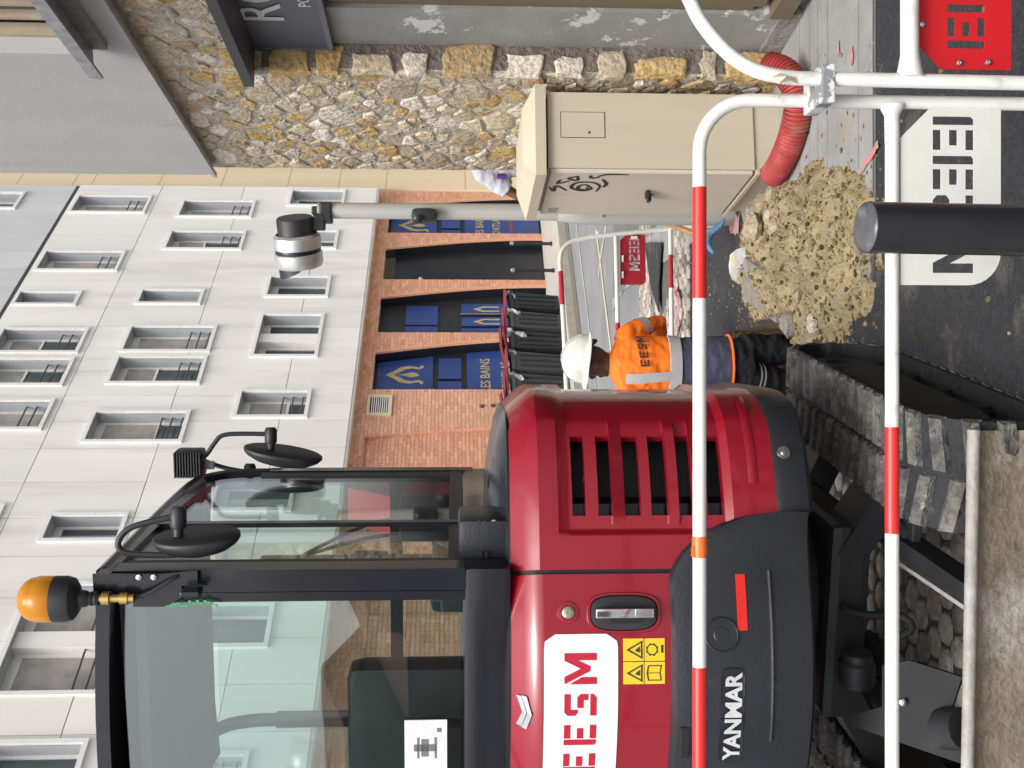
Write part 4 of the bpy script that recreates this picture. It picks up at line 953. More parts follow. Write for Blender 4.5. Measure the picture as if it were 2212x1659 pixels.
# ------------------------------------------------------------------ wheeled bins
M_bin = pm('bin_black', (.022, .024, .026), .55, var=.3, vscale=4, streak=True)
M_bin2 = pm('bin_charcoal', (.06, .062, .064), .6, var=.25, vscale=4, streak=True)
M_lid = pm('bin_lid_maroon', (.16, .022, .03), .5, var=.2, vscale=5)
M_bag = pm('bin_bag', (.30, .31, .33), .3, var=.5, vscale=10, bump=.5, bscale=20)
BB = fp(0, 0, 0); nb = KERB_N - .72
def s_for_U(U):
    k_ = (U-829.5)/FPX; o_ = F0 + FN*nb
    return (k_*o_.y - o_.x)/(FD.x - k_*FD.y)
sR = s_for_U(1006)
bl = ['rightmost bin of the row', 'second bin from the right', 'third bin from the right', 'fourth bin from the right', 'third bin from the left', 'second bin from the left', 'leftmost bin of the row']
for i in range(7):
    s1 = sR - i*.66; p = fp(s1-.3, nb, 0); z0 = gz(p.y)+.15
    r0 = thing('wheeled_bin', 'black wheeled bin with maroon lid and plastic bag, ' + bl[i], 'bin', (p.x, p.y, z0), 'wheeled bins along the far kerb')
    def q_(s_, n_, z_): v = fp(s1-.3+s_, nb+n_, 0); v.z = z0+z_; return v
    mb = MB(); mb.loft([[q_(-.22, .2, .06), q_(.22, .2, .06), q_(.22, -.26, .06), q_(-.22, -.26, .06)], [q_(-.27, .25, .92), q_(.27, .25, .92), q_(.27, -.33, .92), q_(-.27, -.33, .92)], [q_(-.29, .28, .94), q_(.29, .28, .94), q_(.29, -.35, .94), q_(-.29, -.35, .94)], [q_(-.29, .28, 1.0), q_(.29, .28, 1.0), q_(.29, -.35, 1.0), q_(-.29, -.35, 1.0)]])
    mb.build('body', M_bin2 if i in (1, 3, 4, 6) else M_bin, r0)
    mb = MB()
    for sx in (-.15, 0, .15): mb.obox(q_(sx-.02, .215, .12), FD*.04, FN*.02 + Vector((0, 0, 0)), Vector((0, 0, .72)) + FN*.04)
    mb.build('rib', M_bin, r0)
    tl_ = .05 + .05*(i % 3)
    mb = MB(); mb.loft([[q_(-.31, .32, 1.02+tl_), q_(.31, .32, 1.02+tl_), q_(.31, -.36, 1.03), q_(-.31, -.36, 1.03)], [q_(-.29, .28, 1.06+tl_), q_(.29, .28, 1.06+tl_), q_(.29, -.34, 1.09), q_(-.29, -.34, 1.09)]]); mb.build('lid', M_lid, r0)
    mb = MB(); rg = []
    for j in range(7):
        a = j/6; rg.append([q_(.27 - .2*a*(.5 if i % 2 else 1) + .07*math.cos(t*PI/4)*(1-a*.3) + R.uniform(-.02, .02), .2 + .1*math.sin(t*PI/4) + R.uniform(-.03, .03), 1.04 - .24*a*(.6+.4*((i*7) % 3)) + R.uniform(-.02, .02)) for t in range(8)])
    mb.loft(rg); mb.build('bag', M_bag, r0)
    for sx in (-.24, .24):
        mb = MB(); mb.lathe([(.001, 0), (.09, 0), (.1, .01), (.1, .04), (.09, .05), (.001, .05)], q_(sx-.02, -.25, .10), FD, 14); mb.build('wheel', M_black_matt, r0, smooth=True)

# ------------------------------------------------------------------ unseen houses added behind the viewer to give the cab glass something to reflect
M_och = [pm('ochre_render', (.26, .215, .16), .9, var=.1, vscale=1.5), pm('rose_render', (.28, .20, .17), .9, var=.1, vscale=1.5), pm('stone_render', (.22, .21, .19), .9, var=.1, vscale=1.5)]
for q, (x0, x1, hh, lb) in enumerate(((-31, -23.4, 7.0, 'added ochre house with the tallest roof, placed for the cab window to mirror'), (-23, -19.9, 4.6, 'small added rose house between two taller ones, placed for the cab window to mirror'), (-19.5, -12, 6.0, 'added grey stone house at the right, placed for the cab window to mirror'))):
    g0 = gz(-30); h0 = thing('reflection_house', lb, 'house', ((x0+x1)/2, -30, g0))
    mb = MB(); mb.obox((x0, -38, g0-.5), (x1-x0, 0, 0), (0, 8, 0), (0, 0, hh+.5)); mb.build('wall', M_och[q], h0)
    mb = MB(); mb.loft([[(x0-.2, -38.3, g0+hh), (x1+.2, -38.3, g0+hh), (x1+.2, -29.7, g0+hh), (x0-.2, -29.7, g0+hh)], [(x0, -34.2, g0+hh+1.6), (x1, -34.2, g0+hh+1.6), (x1, -33.8, g0+hh+1.6), (x0, -33.8, g0+hh+1.6)]]); mb.build('roof', pm('roof_tile', (.20, .09, .06), .9, var=.25, vscale=6), h0)
    for iz in range(int(hh//2.5)):
        for ix in range(int((x1-x0)//1.6)):
            x = x0 + .5 + ix*1.6; z = g0 + .9 + iz*2.4
            mb = MB(); mb.obox((x, -30.02, z), (.9, 0, 0), (0, .06, 0), (0, 0, 1.4)); wv0 = mb.build('window', M_alu, h0)
            mb = MB(); mb.obox((x+.08, -29.965, z+.08), (.74, 0, 0), (0, .008, 0), (0, 0, 1.24)); mb.build('pane', M_dkglass, wv0)
# ------------------------------------------------------------------ mini excavator
HD = math.radians(8.5); XO = Vector((-.87, 2.90, 0)); XF = Vector((math.sin(HD), math.cos(HD), 0)); XR = Vector((math.cos(HD), -math.sin(HD), 0))
def xl(x, y, z): return XO + XR*x + XF*y + Vector((0, 0, z))
EZ = gz(3.2)
exc = thing('mini_excavator', 'red and black mini excavator with EESM sticker and amber beacon seen from behind', 'excavator', (-.75, 3.5, EZ))
M_red = pm('excavator_red', (.245, .004, .016), .30, var=.05, vscale=3, coat=.55, dirt=[((.19, .02, .028), 6, .62, .2), ((.30, .15, .13), 4.5, .64, .14), ((.36, .24, .20), 40, .71, .03)], rvar=.06)
M_cw = pm('counterweight_charcoal', (.017, .019, .025), .36, var=.18, vscale=4, bump=.10, bscale=120, dirt=[((.055, .057, .062), 5, .60, .2), ((.12, .115, .11), 2.2, .66, .15), ((.28, .28, .28), 22, .72, .02)])
M_cabf = pm('cab_black', (.009, .010, .015), .26, var=.15, vscale=4, coat=.15, spec=.4, dirt=((.03, .031, .035), 5, .62, .2))
M_blackrub = pm('rubber_black', (.016, .016, .017), .7, var=.3, vscale=20)
M_void = pm('engine_black', (.006, .006, .007), .7, var=.3)
half = [(0, 0), (.10, .008), (.2, .028), (.29, .058), (.37, .090), (.45, .120), (.53, .153), (.61, .194), (.68, .240), (.735, .292), (.772, .355), (.788, .43), (.787, .52), (.777, .63), (.763, .75), (.745, .9), (.70, 1.0), (.62, 1.08)]
pl_ = [(-x, y) for x, y in half[::-1]][:-1] + half
OUT = spline([xl(x, y, 0) for x, y in pl_], 6)
OL = [0]
for i in range(1, len(OUT)): OL.append(OL[-1] + (OUT[i]-OUT[i-1]).length)
INW = []
for i in range(len(OUT)):
    d = (OUT[min(i+1, len(OUT)-1)] - OUT[max(i-1, 0)]).normalized(); INW.append(Vector((-d.y, d.x, 0)))
if (INW[len(OUT)//2]).y < 0: INW = [-v for v in INW]
def oat(a):
    a = min(max(a, 0), OL[-1])
    for i in range(1, len(OL)):
        if OL[i] >= a:
            t = (a-OL[i-1])/max(1e-9, OL[i]-OL[i-1]); return OUT[i-1].lerp(OUT[i], t), INW[i-1].lerp(INW[i], t).normalized()
    return OUT[-1], INW[-1]
def inset(z):
    T = [(.5, .012), (.62, .0), (1.20, 0), (1.302, .0), (1.325, .012), (1.385, .07), (1.41, .13), (1.43, .22)]
    if z <= T[0][0]: return T[0][1]
    for (a, b), (c, d) in zip(T, T[1:]):
        if z <= c: return b + (d-b)*(z-a)/(c-a)
    return T[-1][1]
def hp_(a, z, d=0.0):
    p, n_ = oat(a); p = p + n_*(inset(z)+d); p.z = z; return p
def aU(U):         # arc length whose outline point projects to column U (right half only)
    best = None
    for i in range(len(OUT)//4, len(OUT)):
        u = 829.5 + FPX*OUT[i].x/OUT[i].y
        if best is None or abs(u-U) < best[0]: best = (abs(u-U), OL[i], i)
    i = best[2]; lo = max(i-1, 0); hi = min(i+1, len(OUT)-1)
    u0 = 829.5 + FPX*OUT[lo].x/OUT[lo].y; u1 = 829.5 + FPX*OUT[hi].x/OUT[hi].y
    return OL[lo] + (OL[hi]-OL[lo])*min(1, max(0, (U-u0)/(u1-u0 if abs(u1-u0) > 1e-6 else 1)))
def zV(U, V): p, _ = oat(aU(U)); return at(U, V, p.y).z
def lins(a, b, n): return [a+(b-a)*i/n for i in range(n+1)]
def shell(cols, rows, depth=0.0, dfun=None, hole=None, rim=.03):
    mb = MB(); n = len(cols); P = [[hp_(a, z, depth + (dfun(a, z) if dfun else 0)) for a in cols] for z in rows]
    idx = {}
    for i, row in enumerate(P):
        for j, p in enumerate(row): idx[i, j] = len(mb.v); mb.v.append(p)
    keep = {}
    for i in range(len(rows)-1):
        for j in range(n-1):
            if hole and hole((cols[j]+cols[j+1])/2, (rows[i]+rows[i+1])/2): continue
            keep[i, j] = 1; mb.f.append((idx[i, j], idx[i, j+1], idx[i+1, j+1], idx[i+1, j]))
    for (i, j) in keep:                  # turn the sheet inwards along every free edge
        for (di, dj, a, b) in ((-1, 0, (i, j), (i, j+1)), (1, 0, (i+1, j), (i+1, j+1)), (0, -1, (i, j), (i+1, j)), (0, 1, (i, j+1), (i+1, j+1))):
            if (i+di, j+dj) not in keep:
                pa, pb = mb.v[idx[a]], mb.v[idx[b]]; na, nb_ = oat(cols[a[1]])[1], oat(cols[b[1]])[1]
                o = len(mb.v); mb.v += [pa + na*rim, pb + nb_*rim]; mb.f.append((idx[a], idx[b], o+1, o))
    return mb
a0, aG = OL[0], aU(417); aG2 = aG + .012; aE = OL[-1]; aC = OL[len(OL)//2]
ZT = 1.386; ZB = zV(200, 1450)
zrows = lambda z0, z1, n: lins(z0, z1, n)
top_rows = [1.20, 1.25, 1.29, 1.302, 1.325, 1.345, ZT]
# engine door
aGl = 2*aC - aG
mb = shell(lins(aGl+.012, aG, 40), lins(ZB-.03, 1.18, 6) + top_rows); edoor = mb.build('engine_door', M_red, exc, smooth=True, angle=28)
# right-hand hood with louvred vent
zl = lambda V: zV(640, V)
OPN = [(zl(1264), zl(1235)), (zl(1321), zl(1291)), (zl(1383), zl(1348)), (zl(1441), zl(1405)), (zl(1494), zl(1463)), (zl(1561), zl(1526))]
oa0, oa1 = aU(545), aU(722); ra0, ra1 = aU(500), aU(770)
def sst(x, a, b): t = min(1, max(0, (x-a)/(b-a))); return t*t*(3-2*t)
zr0, zr1 = zl(1578), zl(1205)
def rec(a, z):
    e = .02
    right = ra1 - .30*sst(z, zr1-.24, zr1+.08) * (ra1-ra0)          # curved upper right edge of the recess
    return .016*sst(a, ra0, ra0+e)*(1-sst(a, right-e, right))*sst(z, zr0, zr0+e)*(1-sst(z, zr1-e*1.5, zr1+e*.5))
def rib(a, z):
    if not (oa0-.03 < a < oa1+.06): return 0
    for (z0, z1), (z2, z3) in zip(OPN[1:], OPN):
        if z1 < z < z2: return -.011*(1-sst(a, oa1+.02, oa1+.06))*sst(a, oa0-.03, oa0)
    return 0
def is_hole(a, z):
    for k, (z0, z1) in enumerate(OPN):
        if z0 < z < z1 and oa0 < a < oa1: return True
    return False
cols = sorted(set([aG2] + lins(aG2, ra0, 8) + lins(ra0, ra0+.02, 4) + lins(ra0+.02, oa0, 3) + lins(oa0, oa1, 20) + lins(oa1, oa1+.06, 4) + lins(oa1+.06, ra1, 8) + lins(ra1, aE, 26)))
zlow = .60
rows = sorted(set([round(z, 5) for z in lins(zlow, OPN[-1][0]-.03, 8) + [zr0, zr0+.01, zr0+.02] + [z for o in OPN for z in (o[0], o[0]+.004, o[1]-.004, o[1])] + [(o[0]+o[1])/2 for o in OPN] + lins(OPN[0][1]+.012, 1.18, 5) + top_rows]))
mb = shell(cols, rows, dfun=lambda a, z: rec(a, z) + rib(a, z), hole=is_hole); hood = mb.build('side_hood', M_red, exc, smooth=True, angle=24)
mb = shell(lins(oa0-.04, oa1+.05, 12), lins(OPN[-1][0]-.03, OPN[0][1]+.03, 4), depth=.09); mb.build('vent_void', M_void, hood)
for k, U in enumerate((560, 640, 700)):
    mb = MB(); p = hp_(aU(U), zl(1258 + 14*k), .075); mb.bevbox(p, .018, .02, .016, .004); mb.build('vent_clip', M_zinc, hood)
# left hood (outside the frame) mirrors the right one
mb = shell(lins(a0, aGl, 30), lins(zlow, 1.18, 6) + top_rows); mb.build('side_hood', M_red, exc, smooth=True, angle=28)
# rubber seal in the gaps
mb = shell(lins(aG-.004, aG2+.004, 2), lins(ZB-.05, 1.38, 14), depth=.012, rim=.01); mb.build('door_seal', M_blackrub, exc)
# groove low on the right hood
gv = MB(); ga0, ga1 = aU(612), aU(800)
gz0 = zV(640, 1627)
gv.grid([[hp_(a, gz0 + dz, dd) for a in lins(ga0, ga1, 14)] for dz, dd in ((.016, -.001), (.010, .006) if False else (.008, -.0035), (-.004, -.0035), (-.012, -.001))]); gv.build('hood_groove', M_red, hood, smooth=True)
# black cap round the top of the hood
mb = MB(); cc = lins(aGl, aE, 60)
rowsP = [[hp_(a, z_, d_) for a in cc] for z_, d_ in ((1.375, .002), (1.382, -.004), (1.40, .0), (1.415, .03), (1.43, .06), (1.435, .30))]
mb.grid(rowsP); mb.build('hood_cap', M_cabf, exc, smooth=True, angle=50)
mb = MB(); mb.grid([[hp_(a, 1.40, .2) for a in lins(a0, aE, 40)], [xl(0, .7, 1.42)]*41]); mb.build('hood_deck', M_cabf, exc)
sl = MB(); a_ = aU(805); zz_ = zV(800, 1290)
sl.grid([[hp_(a_+d, zz_+h, -.002) for d in (0, .012)] for h in (-.05, .06)]); sl.build('hood_slot', M_void, hood)
# counterweight, proud of the red panels
aK = aU(548)
def cwtop(a):
    b = abs(a-aC); g = aG-aC
    if b <= g-.02: return ZB
    t = min(1, (b-g+.02)/((aK-aC)-g+.02)); return .66 + (ZB-.66)*math.sqrt(max(0, 1-t**1.7))
cwc = lins(2*aC-aK, aK, 72); cwr = []
lev = [(0.0, .05), (.012, .01), (.05, -.014), (.35, -.024), (.9, -.024), (.975, -.018), (1.0, -.004), (1.0, .03)]
mb = MB(); ZL = .565
for t, d in lev: cwr.append([hp_(a, ZL + (cwtop(a)-ZL)*t, d) for a in cwc])
mb.grid(cwr); mb.grid([[r[0] for r in cwr], [r[0] + oat(cwc[0])[1]*.06 for r in cwr]]); mb.grid([[r[-1] for r in cwr], [r[-1] + oat(cwc[-1])[1]*.06 for r in cwr]])
bot = [p + oat(a)[1]*.35 for p, a in zip(cwr[0], cwc)]; mb.grid([cwr[0], bot]); cw = mb.build('counterweight', M_cw, exc, smooth=True, angle=40)
# dark skirt under the right and left hoods
for c_ in (lins(aK+.004, aE, 26), lins(a0, 2*aC-aK-.004, 26)):
    mb = MB(); rw = [[hp_(a, z_, d_) for a in c_] for z_, d_ in ((.55, .10), (.55, .012), (.565, -.004), (.635, -.006), (.655, .0), (.655, .04))]
    mb.grid(rw); mb.grid([[r[0] for r in rw], [r[0] + oat(c_[0])[1]*.02 for r in rw]]); sk = mb.build('skirt', M_cw, exc, smooth=True, angle=40)
    if c_[0] > aC:
        bp_ = hp_(aU(678), zV(678, 1692), -.006); nn_ = -oat(aU(678))[1]; mb = MB(); mb.lathe([(.001, .008), (.008, .007), (.0095, .0), (.018, .0), (.02, -.004)][::-1], bp_, nn_, 16); mb.build('bolt', M_steel, sk, smooth=True)
mb = MB(); mb.grid([[hp_(a, .57, .05) for a in lins(a0, aE, 50)], [xl(0, .9, .58)]*51]); mb.build('belly_plate', M_void, exc)
# decals and fittings on the rear (metres along the outline from the middle, height)
def dc(u, z, d=-.0025): return hp_(aC + u, z, d)
def decal(poly_rows, name, mat, parent, d=-.0025):
    mb = MB(); mb.grid([[dc(u, z, d) for u, z in r] for r in poly_rows]); return mb.build(name, mat, parent, recalc=False)
su = lambda U: aU(U) - aC
zs = lambda V: zV(200, V)
sx1 = su(287); st, sbt = zs(1175), zs(1335); rr_ = .03
M_stk = pm('sticker_white', (.70, .71, .73), .35, var=.03)
M_stkr = pm('sticker_red', (.42, .012, .035), .35, var=.04)
rowsS = []
for i in range(25):
    u = -sx1 + 2*sx1*i/24; e = max(0, abs(u)-(sx1-rr_)); k = rr_ - math.sqrt(max(0, rr_*rr_ - e*e)); rowsS.append([(u, sbt+k), (u, st-k)])
stk = decal(rowsS, 'company_sticker', M_stk, edoor)
lh = zs(1219) - zs(1289); polys, ww = stencil('EESM', lh, .04, .32)
lt = MB(); zb0 = zs(1289); sc_ = (su(246)*2)/ww
for p in polys:
    b0 = len(lt.v); lt.plate([[(x, y) for x, y in p]], (0, 0, 0), (1, 0, 0), (0, 1, 0), .001)
    n_ = len(p)
lt.v = [dc(-su(246) + v.x*sc_, zb0 + v.y, -.0032 - v.z*.3) for v in lt.v]; lt.build('company_lettering', M_stkr, stk)
M_yel = pm('sticker_yellow', (.72, .50, .02), .4, var=.05); M_stkk = pm('sticker_black', (.03, .03, .03), .5)
for (U0, U1) in ((227, 276), (177, 225)):
    u0, u1, z0, z1 = su(U0), su(U1), zs(1436), zs(1346)
    yk = decal([[(u0, z0), (u0, z1)], [(u1, z0), (u1, z1)]], 'warning_sticker', M_yel, edoor)
    g = MB(); cu_ = (u0+u1)/2; w2 = (u1-u0)/2; zm = z0 + (z1-z0)*.5
    def lp(pts): g.plate([pts], (0, 0, 0), (1, 0, 0), (0, 1, 0), .0005)
    lp([(cu_-.8*w2, zm+.003), (cu_+.8*w2, zm+.003), (cu_, z1-.008), (cu_, z1-.016), (cu_-.55*w2, zm+.008), (cu_+.55*w2, zm+.008), (cu_, z1-.0155), (cu_, z1-.0085)]) if False else None
    tri = [(cu_-.82*w2, zm+.004), (cu_+.82*w2, zm+.004), (cu_, z1-.008)]; tin = [(cu_-.6*w2, zm+.0085), (cu_+.6*w2, zm+.0085), (cu_, z1-.017)]
    g.plate([tri, tin], (0, 0, 0), (1, 0, 0), (0, 1, 0), .0005)
    lp([(cu_-.25*w2, zm+.011), (cu_+.3*w2, zm+.011), (cu_+.1*w2, zm+.02), (cu_-.1*w2, zm+.024)])
    lp([(u0, zm-.0008), (u1, zm-.0008), (u1, zm+.0008), (u0, zm+.0008)])
    if U0 == 227:
        o_ = [(cu_ + .6*w2*math.cos(i*PI/8)*(1 if i % 2 else .82), zm-.021 + .6*w2*math.sin(i*PI/8)*(1 if i % 2 else .82)) for i in range(16)]
        i_ = [(cu_ + .42*w2*math.cos(i*PI/8), zm-.021 + .42*w2*math.sin(i*PI/8)) for i in range(16)]; g.plate([o_, i_], (0, 0, 0), (1, 0, 0), (0, 1, 0), .0005)
        lp([(cu_-.3*w2, z0+.004), (cu_+.4*w2, z0+.004), (cu_+.4*w2, z0+.010), (cu_-.3*w2, z0+.010)])
    else:
        o_ = [(cu_-.7*w2, z0+.008), (cu_, z0+.012), (cu_+.7*w2, z0+.008), (cu_+.7*w2, zm-.010), (cu_, zm-.006), (cu_-.7*w2, zm-.010)]; i_ = [(cu_+(x-cu_)*.86, (z0+zm)/2+(y-(z0+zm)/2)*.82) for x, y in o_]
        g.plate([o_, i_], (0, 0, 0), (1, 0, 0), (0, 1, 0), .0005); lp([(cu_-.03*w2, z0+.012), (cu_+.03*w2, z0+.012), (cu_+.03*w2, zm-.007), (cu_-.03*w2, zm-.007)])
    g.v = [dc(v.x, v.y, -.0031 - v.z*.2) for v in g.v]; g.build('warning_symbol', M_stkk, yk)
# chevron badge on the bevel
ch = MB(); M_chr = pm('chrome', (.75, .75, .77), .12, metal=1.0, var=.05)
cz0 = zs(1148); czh = zs(1113) - cz0; cuw = su(147)
for k in (0, 1):
    for sg_ in (-1, 1):
        y0 = czh*.06 + k*czh*.36
        ch.plate([[(0, y0), (0, y0 + czh*.30), (sg_*cuw*(1-.06*k), y0 + czh*.30 + czh*.42*(1)), (sg_*cuw*(1-.06*k), y0 + czh*.36)]], (0, 0, 0), (1, 0, 0), (0, 1, 0), .004)
ch.v = [dc(v.x, cz0 - .004 + v.y*.85, -.002 - v.z) for v in ch.v]; ch.build('badge', M_chr, edoor)
# lock and handle
q = dc(su(334), zs(1228), 0); nrm = -oat(aU(334))[1]
mb = MB(); mb.lathe([(.030, -.002), (.028, .003), (.019, .004), (.019, .001)], q, nrm, 24, cap=False); mb.build('lock_collar', M_red, edoor, smooth=True)
mb = MB(); mb.lathe([(.016, .0), (.016, .007), (.012, .009), (.004, .009), (.003, .006), (0, .006)], q, nrm, 20); mb.build('lock', pm('lock_brass', (.45, .42, .33), .3, metal=.8), edoor, smooth=True)
def superell(cu, cz, ru, rz, n=28, p=3.2):
    return [(cu + ru*abs(math.cos(t))**(2/p)*(1 if math.cos(t) >= 0 else -1), cz + rz*abs(math.sin(t))**(2/p)*(1 if math.sin(t) >= 0 else -1)) for t in [2*PI*i/n for i in range(n)]]
hu, hz = su(332), zs(1349); ru = (su(369)-su(295))/2; rz = (zs(1277)-zs(1420))/2
mb = MB(); mb.loft([[dc(u, z, d) for u, z in superell(hu, hz, ru*s_, rz*(1-(1-s_)*.6))] for s_, d in ((1.22, -.001), (1.17, -.007), (1.06, -.007), (1.02, .003))], cap=False); mb.build('handle_surround', M_red, edoor, smooth=True)
mb = MB(); mb.loft([[dc(u, z, d) for u, z in superell(hu, hz, ru*s_, rz*(1-(1-s_)*.6))] for s_, d in ((1.04, -.002), (.98, -.010), (.90, -.011), (.02, -.011))], cap=False); hs = mb.build('handle_plate', M_black_matt, edoor, smooth=True, angle=50)
mb = MB(); mb.loft([[dc(u, z, d) for u, z in superell(hu, hz-.006, ru*.62*s_, rz*.55*s_, p=5)] for s_, d in ((1, -.0118), (.92, -.0122), (.9, -.0118), (.02, -.0118))], cap=False); mb.build('finger_recess', M_void, hs)
mb = MB(); mb.bevbox(dc(hu, hz, -.020), ru*.58, .014, rz*1.76, .004, XR, XF, (0, 0, 1)); mb.build('handle_lever', M_chr, hs, smooth=True)
mb = MB(); mb.bevbox(dc(hu, hz-rz*.55, -.028), ru*.5, .006, rz*.5, .002, XR, XF, (0, 0, 1)); mb.build('lever_catch', M_steel, hs, smooth=True)
# counterweight fittings
cd_ = lambda u, z, d=0: hp_(aC+u, z, -.0265 + d)
def cwd(rows_, name, mat, d=0.0):
    mb = MB(); mb.grid([[cd_(u, z, d) for u, z in r] for r in rows_]); return mb.build(name, mat, cw, recalc=False)
cwd([[(su(292), zs(1611)), (su(292), zs(1590))], [(su(352), zs(1611)), (su(352), zs(1590))], [(su(412), zs(1611)), (su(412), zs(1590))]], 'reflector', pm('reflector_red', (.62, .02, .015), .25, var=.1, vscale=60), -.0)
rp = superell(0, (zs(1603)+zs(1553))/2, su(214), (zs(1553)-zs(1603))/2, 36, 8)
mb = MB(); mb.loft([[cd_(u*s_, z, d) for u, z in rp] for s_, d in ((1.0, .0005), (.99, -.0012), (.02, -.0012))], cap=False); rpl = mb.build('name_plate', M_black_gloss, cw)
tm = text_mb('YANMAR', 1.0, (0, 0, 0), (1, 0, 0), (0, 1, 0), 0, .035)
xs = [v.x for v in tm.v]; ys = [v.y for v in tm.v]; x0_, x1_, y0_, y1_ = min(xs), max(xs), min(ys), max(ys)
tm.v = [cd_(-su(205) + 2*su(205)*(v.x-x0_)/(x1_-x0_), zs(1597) + (zs(1561)-zs(1597))*(v.y-y0_)/(y1_-y0_), -.004) for v in tm.v]; tm.build('maker_lettering', pm('letter_silver', (.62, .64, .66), .35, metal=.3), rpl, recalc=False)
q = cd_(su(284), zs(1555)); mb = MB(); mb.lathe([(.046, .002), (.044, .004), (.042, .004), (.040, .0015), (.022, .0015), (.020, .003), (.001, .003)], q, nrm, 28); mb.build('lug_cover', M_cw, cw, smooth=True)
mb = MB(); mb.bevbox(cd_(su(60), zs(1478), -.001), .085, .006, .026, .003, XR, XF, (0, 0, 1)); mb.build('cast_recess', M_void, cw)
mb = MB(); mb.tube([cd_(u, zs(1664), .0035) for u in lins(su(60), su(420), 8)], .006, 8); mb.build('cast_ridge', M_cw, cw, smooth=True)

# ---- cab
cx0, cx1, cy0, cy1 = -.62, .372, .10, 1.30; ZC, ZR = 1.385, 2.447
M_glass = glass_mat('cab_glass', (.88, .935, .92), .95, 1.5)
M_glassr = glass_mat('rear_tinted_glass', (.78, .88, .87), .92, 1.95)
M_trim = pm('cab_trim', (.03, .032, .036), .55, var=.2, vscale=6)
mb = MB(); mb.bevbox(xl((cx0+cx1)/2, (cy0+cy1)/2, 1.44), cx1-cx0, cy1-cy0, .13, .02, XR, XF, (0, 0, 1)); mb.build('cab_sill', M_cabf, exc, smooth=True)
def post(p, q, wx, wy, name='cab_pillar', mat=None, bev=.01):
    mb = MB(); p, q = Vector(p), Vector(q)
    rg = [[c + XR*sx*wx/2 + XF*sy*wy/2 for sx, sy in ((-1, -1), (1, -1), (1, 1), (-1, 1))] for c in (p, q)]; mb.loft(rg); return mb.build(name, mat or M_cabf, exc)
post(xl(cx1-.03, cy0+.035, 1.50), xl(cx1-.03, cy0+.035, ZR-.02), .06, .07)
post(xl(cx1-.075, cy0+.012, 1.50), xl(cx1-.075, cy0+.012, ZR-.05), .025, .02, 'rear_window_frame')
post(xl(cx0+.03, cy0+.035, 1.50), xl(cx0+.03, cy0+.035, ZR-.02), .06, .07)
for sx in (cx1-.022, cx0+.022):
    post(xl(sx, cy1-.02, 1.46), xl(sx, cy1-.02, 2.20), .045, .05)
    mb = MB(); mb.tube(spline([xl(sx, cy1-.02, 2.16), xl(sx, cy1-.03, 2.30), xl(sx, cy1-.09, 2.40), xl(sx, cy1-.26, 2.445), xl(sx, cy0+.03, ZR)], 6), .026, 8); mb.build('roof_rail', M_cabf, exc, smooth=True)
# side window frames and glazing
post(xl(cx1-.005, .56, 1.50), xl(cx1-.005, .56, 2.42), .014, .028, 'window_divider')
mb = MB()
mb.obox(xl(cx1-.03, cy0+.07, 1.50), XR*.028, XF*(cy1-cy0-.1), (0, 0, .045)); mb.obox(xl(cx1-.026, cy0+.07, 1.545), XR*.022, XF*.035, (0, 0, .86)); mb.obox(xl(cx1-.026, cy1-.075, 1.545), XR*.022, XF*.033, (0, 0, .68)); mb.build('side_window_frame', M_trim, exc)
def pane(pts, name='glass_pane', th=.005):
    mb = MB(); a, b, c = pts[0], pts[1], pts[-1]; n_ = (b-a).cross(c-a).normalized()*th; k = len(pts)
    mb.add(pts + [p+n_ for p in pts], [tuple(range(k)), tuple(range(2*k-1, k-1, -1))] + [(i, (i+1) % k, k+(i+1) % k, k+i) for i in range(k)]); return mb.build(name, M_glass, exc)
gx = cx1-.018
pane([xl(gx, cy0+.08, 1.54), xl(gx, .55, 1.54), xl(gx, .55, 2.43), xl(gx, cy0+.08, 2.44)], 'side_glass')
pane([xl(gx, .57, 1.54), xl(gx, cy1-.05, 1.54), xl(gx, cy1-.06, 2.25), xl(gx, cy1-.14, 2.39), xl(gx, cy1-.3, 2.43), xl(gx, .57, 2.435)], 'side_glass')
gx2 = cx0+.018
pane([xl(gx2, cy0+.08, 1.54), xl(gx2, cy1-.05, 1.54), xl(gx2, cy1-.06, 2.25), xl(gx2, cy1-.14, 2.39), xl(gx2, cy0+.08, 2.44)], 'side_glass')
gy = cy0+.012
pane([xl(cx1-.07, gy, 1.51), xl(cx0+.06, gy, 1.51), xl(cx0+.06, gy+.03, ZR-.045), xl(cx1-.07, gy+.03, ZR-.03)], 'rear_glass').data.materials[0] = M_glassr
pane([xl(cx1-.05, cy1-.02, 1.5), xl(cx0+.05, cy1-.02, 1.5), xl(cx0+.05, cy1-.03, 2.22), xl(cx0+.05, cy1-.12, 2.39), xl(cx1-.05, cy1-.12, 2.39), xl(cx1-.05, cy1-.03, 2.22)], 'windscreen')
